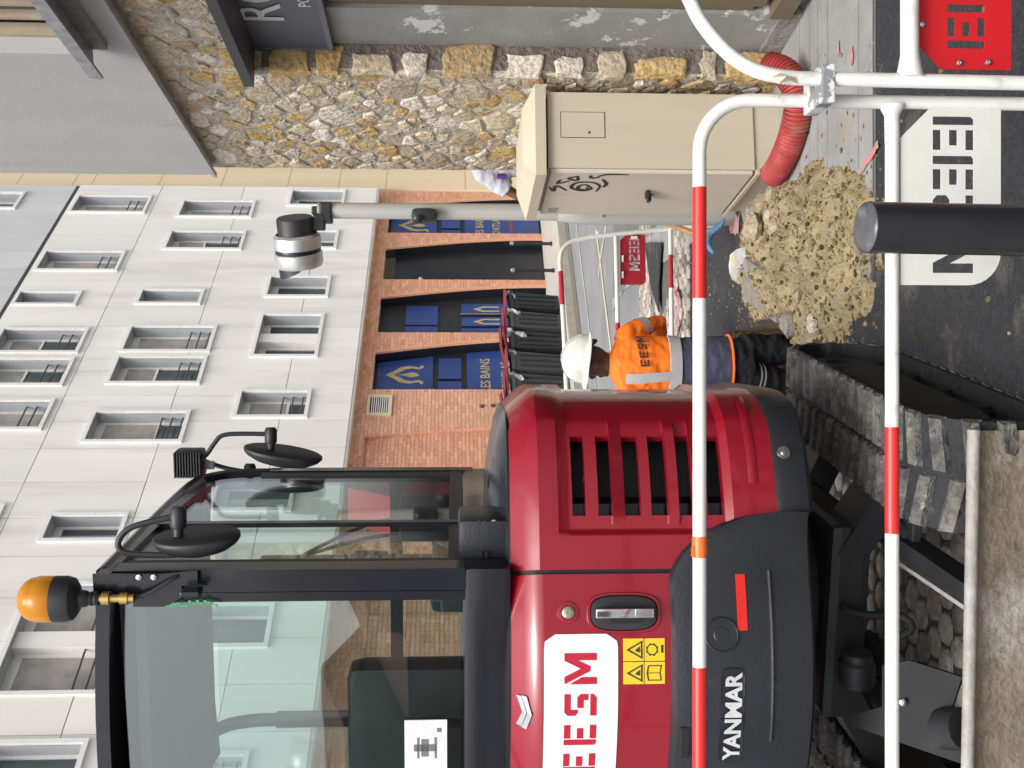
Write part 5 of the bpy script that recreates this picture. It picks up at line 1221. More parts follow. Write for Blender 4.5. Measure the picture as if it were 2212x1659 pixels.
# inner windscreen posts, roof
mb = MB(); P = []
for j in range(9):
    y = cy0-.02 + (cy1-.22-cy0)*j/8; P.append([xl(cx0 + (cx1-cx0)*i/10, y, ZR + .005 + .022*math.sin(PI*i/10) - .05*(j/8)**3) for i in range(11)])
Q = [[p - Vector((0, 0, .036)) for p in r] for r in P]
mb.grid(P); mb.grid(Q); mb.grid([P[0], Q[0]]); mb.grid([P[-1], Q[-1]]); mb.grid([[r[0] for r in P], [r[0] for r in Q]]); mb.grid([[r[-1] for r in P], [r[-1] for r in Q]])
mb.build('cab_roof', M_cabf, exc, smooth=True, angle=40)
mb = MB(); mb.obox(xl(cx0+.05, cy0+.05, 2.35), XR*(cx1-cx0-.1), XF*(cy1-cy0-.42), (0, 0, .03)); mb.build('headliner', pm('headliner_grey', (.07, .075, .08), .8), exc)
post(xl(.02, cy1-.035, 1.46), xl(.02, cy1-.035, 2.24), .05, .04, 'windscreen_post', M_trim)
mb = MB(); mb.obox(xl(cx0+.05, cy1-.05, 1.72), XR*(cx1-cx0-.1), XF*.03, (0, 0, .045)); mb.build('windscreen_rail', M_trim, exc)
# seat, console, levers
M_seat = pm('seat_vinyl', (.016, .018, .02), .5, var=.25, vscale=10)
mb = MB(); mb.bevbox(xl(-.14, .50, 1.02+.33), .48, .48, .14, .04, XR, XF, (0, 0, 1)); mb.bevbox(xl(-.16, .27, 1.60), .42, .12, .46, .05, XR, XF, (0, 0, 1)); seat = mb.build('seat', M_seat, exc, smooth=True)
for x in (-.43, .19):
    mb = MB(); mb.bevbox(xl(x, .62, 1.52), .13, .40, .16, .03, XR, XF, (0, 0, 1)); cs = mb.build('console', M_trim, exc, smooth=True)
    mb = MB(); mb.tube([xl(x, .74, 1.60), xl(x, .76, 1.74)], .012); mb.bevbox(xl(x, .765, 1.80), .05, .06, .12, .018, XR, XF, (0, 0, 1)); mb.build('joystick', M_black_matt, cs, smooth=True)
mb = MB(); mb.bevbox(xl(.24, 1.08, 1.62), .16, .08, .2, .02, XR, XF, (0, 0, 1)); mb.build('monitor', M_black_matt, exc, smooth=True)
M_vest = pm('red_cushion', (.42, .03, .03), .7, var=.3, vscale=8)
mb = MB(); mb.bevbox(xl(-.42, .34, 2.16), .11, .08, .12, .04, XR, XF, (0, 0, 1)); mb.build('extinguisher_head', M_vest, exc, smooth=True)
# instruction card behind the rear glass
cu0, cu1 = XO.dot(XR)*0, 0
c0_ = xl(-.02, cy0+.004, 1.532)
uU = lambda U, V: at(U, V, xl(-.1, cy0+.006, 0).y)
pA, pB, pC = uU(0, 963), uU(100, 963), uU(100, 868)
mb = MB(); wv_ = XR*(.325); mb.obox(xl(-.40, cy0+.006, 1.548), XR*.345, XF*.002, (0, 0, .115)); card = mb.build('instruction_card', pm('card_white', (.66, .68, .68), .6), exc)
g = MB()
for (x, z, w_, h_) in ((.03, .03, .004, .06), (.20, .01, .002, .095), (.24, .05, .05, .02), (.255, .03, .02, .06), (.235, .075, .06, .006), (.235, .028, .06, .006), (.07, .02, .07, .012), (.08, .04, .05, .03), (.10, .07, .02, .025), (.06, .06, .03, .004), (.13, .055, .02, .004), (.31, .015, .012, .012), (.16, .015, .012, .012)):
    g.obox(xl(-.40+x, cy0+.0052, 1.548+z), XR*w_, XF*.0006, (0, 0, h_))
g.build('card_print', pm('print_grey', (.16, .16, .17), .7), card)
# bracket plate and beacon at the rear right corner of the roof
bkU = lambda U, V, y=cy0-.01: at(U, V, xl(.3, y, 0).y)
mb = MB(); pr = [(424, 205), (424, 352), (432, 430), (398, 430), (398, 395), (372, 395), (350, 360), (350, 290), (372, 288), (372, 205)]
P_ = [bkU(U, V) for U, V in pr]
mb.plate([[((p-P_[0]).dot(XR), p.z-P_[0].z) for p in P_]], P_[0] - XF*.02, XR, (0, 0, 1), .005, XF); bk = mb.build('beacon_bracket', M_cabf, exc)
for V in (305, 337):
    q = bkU(418, V); mb = MB(); mb.lathe([(.001, .006), (.008, .005), (.0095, 0)][::-1], q - XF*.02, -XF, 6); mb.build('bolt', M_steel, bk)
mb = MB(); q = bkU(392, 430); mb.bevbox(q + Vector((0, 0, .01)) - XF*.04, .014, .05, .05, .004, XR, XF, (0, 0, 1)); mb.build('bracket_ear', M_cabf, bk)
bx_ = bkU(366, 200, cy0-.05)
mb = MB(); mb.lathe([(.011, -.105), (.011, -.09), (.016, -.09), (.016, -.07), (.011, -.068), (.011, -.045), (.018, -.044), (.018, -.025), (.011, -.024), (.011, .0)], bx_, n=14); mb.build('beacon_spigot', pm('plated_brass', (.50, .36, .12), .3, metal=.9, var=.15), bk, smooth=True)
zB0 = bkU(366, 214, cy0-.05).z
mb = MB(); mb.lathe([(.017, 0), (.019, .006), (.016, .012), (.019, .018), (.016, .024), (.02, .03), (.022, .036), (.022, .048), (.040, .054), (.054, .064), (.059, .080), (.059, .11), (.055, .112)], Vector((bx_.x, bx_.y, zB0)), n=32); bea = mb.build('beacon_base', M_black_matt, bk, smooth=True)
M_amber = bpy.data.materials.new('amber_lens'); M_amber.use_nodes = True; b_ = M_amber.node_tree.nodes['Principled BSDF']; b_.inputs['Base Color'].default_value = (1.0, .40, .03, 1); b_.inputs['Roughness'].default_value = .10; b_.inputs['Transmission Weight'].default_value = .55; b_.inputs['IOR'].default_value = 1.3
_n = M_amber.node_tree.nodes.new('ShaderNodeTexNoise'); _n.inputs['Scale'].default_value = 90; _bp = M_amber.node_tree.nodes.new('ShaderNodeBump'); _bp.inputs['Strength'].default_value = .15; M_amber.node_tree.links.new(_n.outputs[0], _bp.inputs['Height']); M_amber.node_tree.links.new(_bp.outputs[0], b_.inputs['Normal'])
mb = MB(); mb.lathe([(.057, .108), (.059, .112), (.059, .152)] + [(.057*math.cos(t) + .0, .155 + .048*math.sin(t)) for t in lins(0, PI/2*.98, 9)], Vector((bx_.x, bx_.y, zB0)), n=36); mb.build('amber_dome', M_amber, bea, smooth=True, angle=60)
M_amber2 = pm('amber_reflector', (.95, .62, .18), .3, var=.3, vscale=60)
mb = MB(); mb.lathe([(.036, .113), (.036, .165), (.02, .185), (.001, .188)], Vector((bx_.x, bx_.y, zB0)), n=10); mb.build('led_core', M_amber2, bea)
mb = MB(); mb.tube(spline([bkU(372, 288) - XF*.03, bkU(388, 330) - XF*.035, bkU(412, 372) - XF*.03, bkU(420, 388) - XF*.02], 6), .005, 8); mb.build('beacon_cable', M_blackrub, bk, smooth=True)
# work lamp on the front of the roof
wl_ = at(660, 412, 4.08); mb = MB(); mb.bevbox(wl_, .10, .075, .10, .012, XR, XF, (0, 0, 1)); wlm = mb.build('work_lamp', M_black_matt, exc, smooth=True)
for i in range(10):
    mb = MB(); mb.obox(wl_ + XR*(-.05+.004) - XF*.058 + Vector((0, 0, -.045 + i*.0098)), XR*.092, XF*.022, (0, 0, .004)); mb.build('cooling_fin', M_black_matt, wlm)
mb = MB(); mb.bevbox(wl_ + Vector((-.01, 0, -.065)), .03, .02, .04, .004); mb.build('lamp_bracket', M_zinc, wlm)
# mirrors on bent arms
def mirror(arm, mount, body, sy, Yd, nm):
    rt_ = None
    mb = MB(); mb.tube(spline([at(U, V, Yd) for U, V in arm], 6), .0085, 10); mo = mb.build('mirror_arm', M_black_matt, exc, smooth=True)
    c0 = at(mount[0], mount[1], Yd); mb = MB(); mb.lathe([(.018, -.03), (.022, -.02), (.022, .02), (.016, .03)], c0, (1, 0, 0), 14); mb.tube([c0 + Vector((-.02, 0, 0)), c0 + Vector((-.05, 0, 0))], .014); mb.build('mirror_mount', M_black_matt, mo, smooth=True)
    (u0, v0), (u1, v1) = body; p0_, p1_ = at(u0, v0, Yd), at(u1, v1, Yd); c = (p0_+p1_)/2; L2 = (p1_-p0_).length/2; ez = (p1_-p0_).normalized(); ey = Vector((.25, .97, 0)); ex = ez.cross(ey).normalized()
    rg = []
    for s_, h in ((.02, .045), (.35, .042), (.7, .030), (.92, .013), (1.0, .0), (1.0, -.010), (.95, -.014), (.02, -.010)):
        rg.append([c + ez*L2*s_*math.cos(2*PI*j/28) + ey*.075*s_*math.sin(2*PI*j/28) + ex*h*sy for j in range(28)])
    mb = MB(); mb.loft(rg); mb.build('mirror_head', M_black_matt, mo, smooth=True, angle=60)
mirror([(664, 400), (672, 440), (700, 462), (718, 480), (722, 520), (721, 590)], (718, 585), ((690, 526), (665, 696)), -1, 4.05, 'a')
mirror([(462, 400), (460, 330), (466, 268), (490, 256), (520, 285), (540, 360), (546, 395)], (541, 385), ((488, 330), (500, 520)), -1, 3.0, 'b')
mirror([(668, 430), (650, 480), (640, 530)], (640, 540), ((622, 525), (612, 700)), 1, 4.15, 'c')
# grey cover box at the rear right corner, under the side window
c = at(489, 1047, 3.06); mb = MB(); mb.bevbox(c + XF*.06, .135, .17, .145, .018, XR, XF, (0, 0, 1)); cov = mb.build('corner_cover', M_cw, exc, smooth=True)
for (U, V) in ((466, 1038), (466, 1050), (534, 1035), (534, 1047)):
    p = at(U, V, 3.06); mb = MB(); mb.bevbox(p - XF*.0285, .024, .004, .008, .0015, XR, XF, (0, 0, 1)); mb.build('slot', M_void, cov)
for (U, V) in ((454, 1074), (536, 1066)):
    p = at(U, V, 3.06); mb = MB(); mb.lathe([(.009, 0), (.008, .004), (.001, .005)], p - XF*.025, -XF, 12); mb.build('bolt', M_steel, cov, smooth=True)
# green cable ties and dark rubber strip under the bracket
mb = MB()
for i in range(14):
    p = bkU(356 + R.uniform(-4, 6), 362 + i*8.2); mb.cbox(p - XF*.005, .006, .004, .008)
mb.build('green_tie', pm('green_plastic', (.03, .35, .10), .3), exc)
# ---- boom in front of the cab, seen through the windows
M_boom = pm('boom_red', (.40, .025, .035), .35, var=.06, vscale=3, coat=.4)
def beam(pts, w_, name, mat, parent=None):
    mb = MB(); rg = []
    for (y, z, h) in pts: rg.append([xl(bxm - .16*(y-1.6) + sx*w_/2, y + sz*h*.5*.35, z + sz*h*.5) for sx, sz in ((-1, -1), (1, -1), (1, 1), (-1, 1))])
    mb.loft(rg); return mb.build(name, mat, parent or exc)
bxm = .06
boom = beam([(1.62, .75, .26), (1.72, 1.25, .24), (1.95, 1.70, .22), (2.4, 1.92, .22)], .17, 'boom', M_boom)
beam([(2.4, 1.93, .20), (3.0, 1.92, .18), (3.5, 1.72, .16)], .15, 'boom_upper', M_boom, boom)
beam([(3.5, 1.70, .18), (3.6, 1.2, .18), (3.55, .45, .14)], .13, 'dipper', M_boom)
mb = MB(); mb.tube([xl(bxm-.13, 1.68, .9), xl(bxm-.13, 1.78, 1.62)], .022, 12); mb.build('cylinder_rod', M_chr, boom, smooth=True)
mb = MB(); mb.tube([xl(bxm-.13, 1.60, .55), xl(bxm-.13, 1.69, 1.05)], .04, 12); mb.build('cylinder', M_black_matt, boom, smooth=True)
mb = MB(); mb.bevbox(xl(.05, 1.5, .82), .9, .35, .34, .03, XR, XF, (0, 0, 1)); mb.build('boom_foot', M_cabf, exc)
mb = MB(); mb.bevbox(xl(.06, 3.5, .02), .5, .35, .4, .05, XR, XF, (0, 0, 1)); mb.build('bucket', M_zinc, exc)
for k in range(2):
    mb = MB(); mb.tube(spline([xl(.15+.07*k, cy1-.08, 1.62), xl(.12+.05*k, cy1-.06, 1.85), xl(.05, cy1-.06, 2.1)], 6), .007, 8); mb.build('wiper', M_black_matt, exc, smooth=True)
# deck and upper frame under the cab
mb = MB(); mb.bevbox(xl(-.05, .85, .98), 1.15, 1.3, .74, .04, XR, XF, (0, 0, 1)); mb.build('upper_frame', M_cabf, exc)
# ---- undercarriage
UH = math.radians(9.9); UF = Vector((math.sin(UH), math.cos(UH), 0)); UR = Vector((math.cos(UH), -math.sin(UH), 0))
UO = Vector((.137, 4.12, 0)) - UF*.62      # on the outer edge of the right track, mid length
def ux(x, y, z): p = UO + UR*x + UF*y; p.z = gz(p.y) + z; return p
M_trk = pm('track_rubber', (.016, .017, .019), .75, var=.35, vscale=18, bump=.5, bscale=60, dirt=[((.10, .095, .08), 9, .60, .18)])
M_lug = pm('track_lug_dusty', (.060, .061, .063), .85, var=.4, vscale=25, bump=1.0, bscale=45, dirt=[((.22, .205, .175), 10, .42, .25), ((.32, .295, .25), 30, .58, .12), ((.03, .031, .033), 20, .60, .08)])
TW, TH, HL = .30, .415, .555
def loop_pt(d):
    """belt centre line: (y, z, tangent angle) at arc length d"""
    r = TH/2 - .022; per = 4*HL*.0 + 2*(2*HL) + 2*PI*r; d %= per
    if d < 2*HL: return HL - d, TH/2 + r, PI
    d -= 2*HL
    if d < PI*r: a = PI/2 + d/r; return -HL + r*math.cos(a), TH/2 + r*math.sin(a), a + PI/2
    d -= PI*r
    if d < 2*HL: return -HL + d, TH/2 - r, 0
    d -= 2*HL; a = -PI/2 + d/r; return HL + r*math.cos(a), TH/2 + r*math.sin(a), a + PI/2
RB = TH/2 - .022; PER = 4*HL + 2*PI*RB
def make_track(x0, nm):
    mb = MB(); n = 96; rg = []
    for i in range(n):
        y, z, t = loop_pt(PER*i/n); ny, nz_ = math.sin(t), -math.cos(t)
        rg.append([ux(x0+a, y + ny*b, z + nz_*b) for a, b in ((-TW, -.014), (0, -.014), (0, .008), (-TW, .008))])
    mb.loft(rg, False, True); tk = mb.build('track_belt', M_trk, exc, smooth=True, angle=40)
    nl = 42; lugs = []
    for i in range(nl):
        for side in (0, 1):
            y, z, t = loop_pt(PER*(i + .5*side)/nl); ty, tz = math.cos(t), math.sin(t); ny, nz_ = math.sin(t), -math.cos(t)
            mb = MB(); xa, xb = (x0-.145, x0+.004) if side else (x0-TW-.004, x0-.155)
            hw = PER/nl*.31; top = R.uniform(.021, .026)
            j = R.uniform(-.004, .004); sk = .012 if side else -.012
            q = lambda x, s_, h: ux(x, y + ty*s_ + ny*h, z + tz*s_ + nz_*h)
            mb.loft([[q(xa, -hw+sk+j, .006), q(xb, -hw-sk+j, .006), q(xb, hw-sk+j, .006), q(xa, hw+sk+j, .006)], [q(xa+.006, -hw*.72+sk+j, top), q(xb-.006, -hw*.72-sk+j, top), q(xb-.006, hw*.72-sk+j, top), q(xa+.006, hw*.72+sk+j, top)]])
            mb.build('lug', M_lug, tk)
    # side frame, rollers, sprocket and idler
    mb = MB(); rgs = []
    for (y, zl_, zh) in ((-HL+.05, .12, .24), (-HL+.16, .10, .29), (HL-.2, .10, .29), (HL-.02, .14, .25)): rgs.append([ux(x0-.09, y, zl_), ux(x0-.035, y, zl_+.02), ux(x0-.05, y, zh-.02), ux(x0-.13, y, zh)])
    mb.loft(rgs); mb.build('track_frame', M_trk, tk)
    mb = MB(); mb.obox(ux(x0-.25, -HL+.1, .11), UR*.16, UF*(2*HL-.3) + Vector((0, 0, -SLOPE*.7)), (0, 0, .17)); mb.build('track_beam', M_void, tk)
    for (y, r_, k) in ((-HL, .15, 'sprocket'), (HL, .155, 'idler'), (-.28, .06, 'roller'), (0.0, .06, 'roller'), (.28, .06, 'roller')):
        z = TH/2 if k != 'roller' else .09
        mb = MB(); mb.lathe([(.001, -.02), (r_*.4, -.02), (r_*.45, 0), (r_*.8, .0), (r_*.85, -.012), (r_, -.014), (r_, -.15), (.001, -.15)], ux(x0-.045, y, z), UR, 24); mb.build(k, M_trk, tk, smooth=True)
    return tk
make_track(0, 'r'); make_track(-1.13, 'l')
M_frame = pm('undercarriage_black', (.020, .021, .024), .55, var=.3, vscale=8, dirt=[((.07, .068, .064), 9, .62, .15), ((.22, .21, .19), 26, .72, .04)])
cxm = -.715
mb = MB(); mb.lathe([(.30, 0), (.30, .09), (.27, .10), (.27, .2)], ux(cxm, .05, .50), n=32); mb.build('slew_ring', M_void, exc, smooth=True)
mb = MB(); mb.bevbox(ux(cxm, .05, .455), .62, .75, .13, .03, UR, UF, (0, 0, 1)); mb.build('chassis', M_frame, exc)
for sx in (-1, 1):
    for yy in (-.28, .34):
        mb = MB(); p, q = ux(cxm + sx*.22, yy*.8, .44), ux(cxm + sx*.54, yy, .27)
        mb.loft([[c_ + UF*a*.10 + Vector((0, 0, b*.05)) for a, b in ((-1, -1), (1, -1), (1, 1), (-1, 1))] for c_ in (p, q)]); mb.build('chassis_arm', M_frame, exc)
# blade, nearly square to the viewer
M_blade = pm('blade_rusty', (.185, .155, .12), .72, var=.35, vscale=9, bump=.5, bscale=45, dirt=[((.30, .285, .26), 4, .52, .14), ((.21, .10, .045), 7, .60, .1), ((.08, .07, .06), 16, .64, .05)])
M_bladeT = pm('blade_worn_edge', (.32, .31, .29), .6, var=.3, vscale=14, bump=.3, bscale=60, dirt=((.17, .145, .11), 8, .55, .15))
bA = at(727, 2108, 2.74); bB = at(0, 2091, 2.775); bdv = (bB-bA); bdv.z = 0; bdv.normalize(); bn = Vector((bdv.y, -bdv.x, 0)); bn = bn if bn.y < 0 else -bn
Lb = 1.5; zt_ = bA.z
bl_prof = [(0, zt_), (.012, zt_-.012), (.024, zt_-.05), (.03, zt_-.12), (.022, zt_-.20), (.0, zt_-.27), (-.03, gz(2.74)+.01)]
mb = MB(); P = []
for i in range(13):
    o = Vector((bA.x, bA.y, 0)) + bdv*Lb*i/12
    P.append([o + bn*(d*-1.0) + Vector((0, 0, z)) for d, z in bl_prof])
Qb = [[p - bn*.022 for p in r] for r in P]
mb.grid(P); mb.grid(Qb); mb.grid([P[0], Qb[0]]); mb.grid([P[-1], Qb[-1]]); mb.grid([[r[-1] for r in P], [r[-1] for r in Qb]]); blade = mb.build('blade', M_blade, exc, smooth=True, angle=50)
mb = MB(); mb.tube([Vector((bA.x, bA.y, zt_)) - bn*.011 + bdv*(-.004), Vector((bA.x, bA.y, zt_)) - bn*.011 + bdv*Lb], .016, 12); mb.build('blade_rim', M_bladeT, blade, smooth=True)
def bar(p, q, w_, h_, name, mat=M_frame):
    mb = MB(); d = (q-p).normalized(); s_ = d.cross(Vector((0, 0, 1))).normalized(); u_ = s_.cross(d)
    mb.loft([[c_ + s_*a*w_/2 + u_*b*h_/2 for a, b in ((-1, -1), (1, -1), (1, 1), (-1, 1))] for c_ in (p, q)]); return mb.build(name, mat, exc)
bar(at(520, 1905, 3.35), at(372, 2120, 2.80), .05, .075, 'blade_arm'); 
bar(at(455, 1940, 3.25), at(335, 2120, 2.80), .012, .05, 'blade_arm_rib', M_bladeT)
bar(at(-110, 1900, 3.35), at(-60, 2140, 2.82), .07, .075, 'blade_arm')
# cylinder guard plate at the left, with its bolt
P_ = [at(U, V, Y) for U, V, Y in ((262, 1828, 3.12), (200, 1845, 3.12), (130, 1920, 3.05), (232, 1935, 3.0), (190, 2078, 2.86), (112, 2055, 2.86), (2, 2080, 2.86), (60, 1925, 3.02))]
gp = [(262-40, 1905), (232, 1965), (196, 2078), (118, 2052), (6, 2086), (58, 1935), (92, 1838), (112, 1832), (132, 1905)]
pg = [at(U, V, 3.12 - (V-1830)*.0010) for U, V in gp]
mb = MB(); n_ = (pg[2]-pg[0]).cross(pg[4]-pg[0]).normalized()*.012; k = len(pg); tri = tessellate_polygon([[Vector((U, V, 0)) for U, V in gp]])
mb.add(pg + [p+n_ for p in pg], [tuple(t) for t in tri] + [tuple(i+k for i in t)[::-1] for t in tri] + [(i, (i+1) % k, k+(i+1) % k, k+i) for i in range(k)]); gd = mb.build('cylinder_guard', pm('guard_scuffed', (.010, .011, .013), .62, var=.3, vscale=8, spec=.3, dirt=[((.20, .20, .21), 13, .66, .05), ((.05, .05, .052), 5, .56, .2)]), exc)
mb = MB(); mb.lathe([(.010, 0), (.010, .006), (.004, .008)], at(142, 1950, 2.985), (0, -1, .3), 6); mb.build('bolt', M_steel, gd)
mb = MB(); mb.tube([at(150, 1900, 3.2), at(60, 2110, 2.84)], .032, 14); mb.build('blade_cylinder', M_void, exc, smooth=True)
mb = MB(); mb.tube([at(85, 2040, 2.90), at(85, 2085, 2.83)], .055, 16); mb.build('cylinder_eye', M_frame, exc, smooth=True)
c = at(215, 1850, 3.22); mb = MB(); mb.lathe([(.05, -.05), (.055, -.03), (.055, .02), (.045, .03), (.045, .05), (.03, .055)], c, UR, 20); mb.build('swivel_joint', M_frame, exc, smooth=True)
mb = MB(); mb.tube(spline([at(355, 1822, 3.3), at(340, 1830, 3.28), at(330, 1880, 3.25), at(330, 1935, 3.2), at(318, 1962, 3.18), at(300, 1968, 3.18), at(285, 1945, 3.2), at(270, 1915, 3.22)], 5), .0125, 10); mb.build('hydraulic_hose', M_blackrub, exc, smooth=True)
mb = MB(); c = at(508, 1962, 3.2); mb.bevbox(c, .10, .12, .03, .006, UR, UF, (0, 0, 1)); mb.lathe([(.035, .015), (.035, .025), (.025, .03)], c, n=16); mb.build('pivot_pin', M_frame, exc)
# ------------------------------------------------------------------ spoil heap, stones and tools
M_spoil = pm('spoil_sand', (.295, .242, .14), .95, var=.45, vscale=5, bump=1.0, bscale=55, dirt=[((.40, .34, .23), 45, .58, .08), ((.19, .145, .08), 28, .58, .1), ((.22, .21, .19), 2.6, .58, .12)])
def heap(x, y):
    c = [(.60, 5.35, .42, 1.15, .15), (.74, 5.60, .32, .7, .10), (.72, 6.25, .36, .45, .09), (.50, 4.75, .44, .45, .05), (.86, 5.15, .2, .42, .06), (.58, 5.32, .50, 1.3, .035), (.66, 5.30, .62, 1.45, .020)]
    h = 0
    for (cx, cy, rx, ry, a) in c:
        d = ((x-cx)/rx)**2 + ((y-cy)/ry)**2
        if d < 1: h += a*(1-d)**.8
    n_ = noise.fractal((x*5, y*5, 1.3), .8, 2.1, 5)
    h = h*(.36 + .36*n_) + .012*noise.noise((x*22, y*22, 5))
    if h < .012: h = h - .02
    if PY0-.02 < y < PY1+.02 and x < PX1+.02: h = -.3
    return h
mb = MB(); NX, NY = 110, 230
mb.grid([[(-.05+1.45*i/NX, 4.15+2.7*j/NY, gz(4.15+2.7*j/NY) + heap(-.05+1.45*i/NX, 4.15+2.7*j/NY)) for i in range(NX+1)] for j in range(NY+1)])
mb.f = [f for f in mb.f if max(mb.v[i].z - gz(mb.v[i].y) for i in f) > .0]
sp_o = mb.build('spoil_heap', M_spoil, smooth=True, angle=80, kind='stuff'); tag(sp_o, 'heap of dug-out yellow sand and gravel between the cabinet and the excavator', 'heap')
def lump(c, s, seed, mb, n1=5, n2=8, flat=.7):
    rr = random.Random(seed); rg = []
    for i in range(1, n1):
        t = PI*i/n1; rg.append([Vector(c) + Vector((s*math.sin(t)*math.cos(2*PI*j/n2)*rr.uniform(.75, 1.15), s*math.sin(t)*math.sin(2*PI*j/n2)*rr.uniform(.75, 1.15), s*flat*math.cos(t)*rr.uniform(.8, 1.1))) for j in range(n2)])
    mb.loft(rg); return mb
M_peb = ramp_mat('gravel', [(0, '453b2a'), (.2, '6b5b3c'), (.45, '8a764a'), (.75, '988558'), (.92, 'b3a685'), (1, '55504a')], .9, 20, .5, 80, 'island', .3)
mb = MB(); cnt = 0
while cnt < 3200:
    x, y = R.uniform(.05, 1.3), R.uniform(4.2, 6.8); h = heap(x, y)
    if h < .004 and R.random() > .12: continue
    if h < -.1: continue
    lump((x, y, gz(y) + max(h, .004) + .001), R.choice((.003, .004, .005, .006, .008, .014)), cnt, mb, 3, 5, .8); cnt += 1
for k in range(1100):                  # loose grit on the dark asphalt round about
    x, y = R.uniform(-.6, 1.6), R.uniform(3.0, 8.3)
    if PX0 < x < PX1 and PY0 < y < PY1: continue
    if heap(x, y) > 0 or (y < 4.3 and k % 5): continue
    lump((x, y, gz(y)+.008), R.choice((.004, .006, .008, .012)), 5000+k, mb, 3, 5, .7)
mb.build('gravel', M_peb, kind='stuff')['label'] = 'loose gravel scattered over the spoil heap and asphalt'
M_rock = ramp_mat('rock', [(0, 'b9ad98'), (.35, '9c8d70'), (.7, '8f8a82'), (1, 'c9c2b4')], .9, 18, .9, 40, 'object', .4)
ROCKS = [(1015, 1752, .055, 'pale angular rock lying on the middle of the spoil heap'), (1085, 1746, .032, 'small pale rock on the heap right of the angular rock'), (1110, 1690, .045, 'light stone near the shovel end of the heap'),
         (1165, 1712, .05, 'flat pale stone high on the heap'), (1190, 1648, .09, 'broken kerb lump at the foot of the cabinet'), (1215, 1662, .075, 'grey concrete lump beside the cabinet plinth'), (1240, 1680, .06, 'small grey lump below the red duct'),
         (1270, 1700, .05, 'pale chip of concrete under the duct end'), (960, 1790, .05, 'brown stone at the left of the heap'), (1130, 1806, .035, 'small stone near the bollard'), (990, 1810, .03, 'small round stone at the front of the heap'), (1080, 1775, .028, 'tan pebble-like stone in the middle front of the heap'),
         (960, 1725, .07, 'grey slab edge leaning over the pit'), (1130, 1665, .06, 'grey asphalt chunk lying by the shovel handle'), (1165, 1680, .085, 'large grey asphalt chunk behind the heap'), (1190, 1700, .05, 'dark asphalt chunk right of the large one')]
for i, (U, V, s, lb) in enumerate(ROCKS):
    g = gnd(U, V); g.z = gz(g.y) + max(0, heap(g.x, g.y)) + s*.25; mb = MB(); lump(g, s, 100+i, mb, 6, 9, .65); q = mb.build('rock', M_rock, smooth=True, angle=30); tag(q, lb, 'rock', 'rocks on and around the spoil heap')
# tilted slab of asphalt at the edge of the pit
mb = MB(); a = gnd(966, 1692); d = Vector((PX1+.02, 5.6, gz(5.6)+.02)); mb.obox((PX1+.0, 5.72, gz(5.7)-.02), (.16, .30, .10), (.20, -.12, .02), (-.01, .01, .05)); tag(mb.build('asphalt_slab', pm('asphalt_slab', (.22, .20, .17), .9, var=.3, vscale=20, bump=.6, bscale=60)), 'broken asphalt slab tilted at the edge of the pit beside the worker', 'slab')
# shovel
def zz5(x, y): return (1279.5 - .2287*y, 1518 + .2287*x)
outl = [(245, 850), (258, 745), (320, 695), (420, 665), (462, 690), (475, 745), (530, 815), (526, 945), (440, 1000), (340, 1026), (282, 985), (252, 920)]
shv = thing('shovel', 'round steel shovel with wooden handle lying at the back of the spoil heap', 'shovel', gnd(1087, 1625))
def shp(U, V, dd=0): return at(U, V, 6.25 - (V-1575)*.0040 - dd)
ring = [shp(*zz5(x, y)) for x, y in outl]; cen = (385, 850)
def sc_ring(k, dd): return [shp(*zz5(cen[0] + (x-cen[0])*k, cen[1] + (y-cen[1])*k), dd) for x, y in outl]
mb = MB(); mb.loft([sc_ring(1, 0), sc_ring(.8, -.012), sc_ring(.5, -.022), sc_ring(.05, -.026)], False); mb.loft([sc_ring(1.0, -.004), sc_ring(.8, -.018), sc_ring(.05, -.032)], False)
mb.build('blade', pm('shovel_steel', (.46, .46, .45), .45, metal=.4, var=.2, vscale=14, dirt=((.42, .36, .22), 9, .50, .12)), shv, smooth=True, angle=60)
mb = MB(); mb.tube([shp(*zz5(330, 885), .002), shp(*zz5(400, 850), .004), shp(*zz5(460, 800), .012)], [.004, .008, .02], 10); mb.build('socket', M_zinc, shv, smooth=True)
mb = MB(); mb.tube([shp(*zz5(455, 790), .012), shp(*zz5(505, 690), .06), shp(*zz5(590, 520), .14), shp(*zz5(650, 400), .22), shp(*zz5(720, 300), .35)], .021, 12); mb.build('handle', pm('wood_dusty', (.36, .26, .14), .8, var=.25, vscale=30, streak=True), shv, smooth=True)
# pickaxe
pk = thing('pickaxe', 'pickaxe with blue head and wooden handle leaning on the pole', 'pickaxe', gnd(1150, 1590))
mb = MB(); mb.tube([at(1184, 1425, 7.02), at(1156, 1493, 6.85), at(1160, 1545, 6.78)], [.018, .02, .023], 12); mb.build('handle', pm('wood_handle', (.34, .20, .09), .6, var=.25, vscale=25), pk, smooth=True)
bp2 = spline([at(1186, 1566, 6.74), at(1172, 1555, 6.76), at(1153, 1534, 6.78), at(1130, 1530, 6.74), at(1112, 1542, 6.68)], 6)
mb = MB(); mb.tube(bp2, [.010 + .014*math.sin(PI*i/(len(bp2)-1)) for i in range(len(bp2))], 8); mb.build('head', pm('pick_blue', (.09, .20, .34), .5, var=.25, vscale=20), pk, smooth=True)

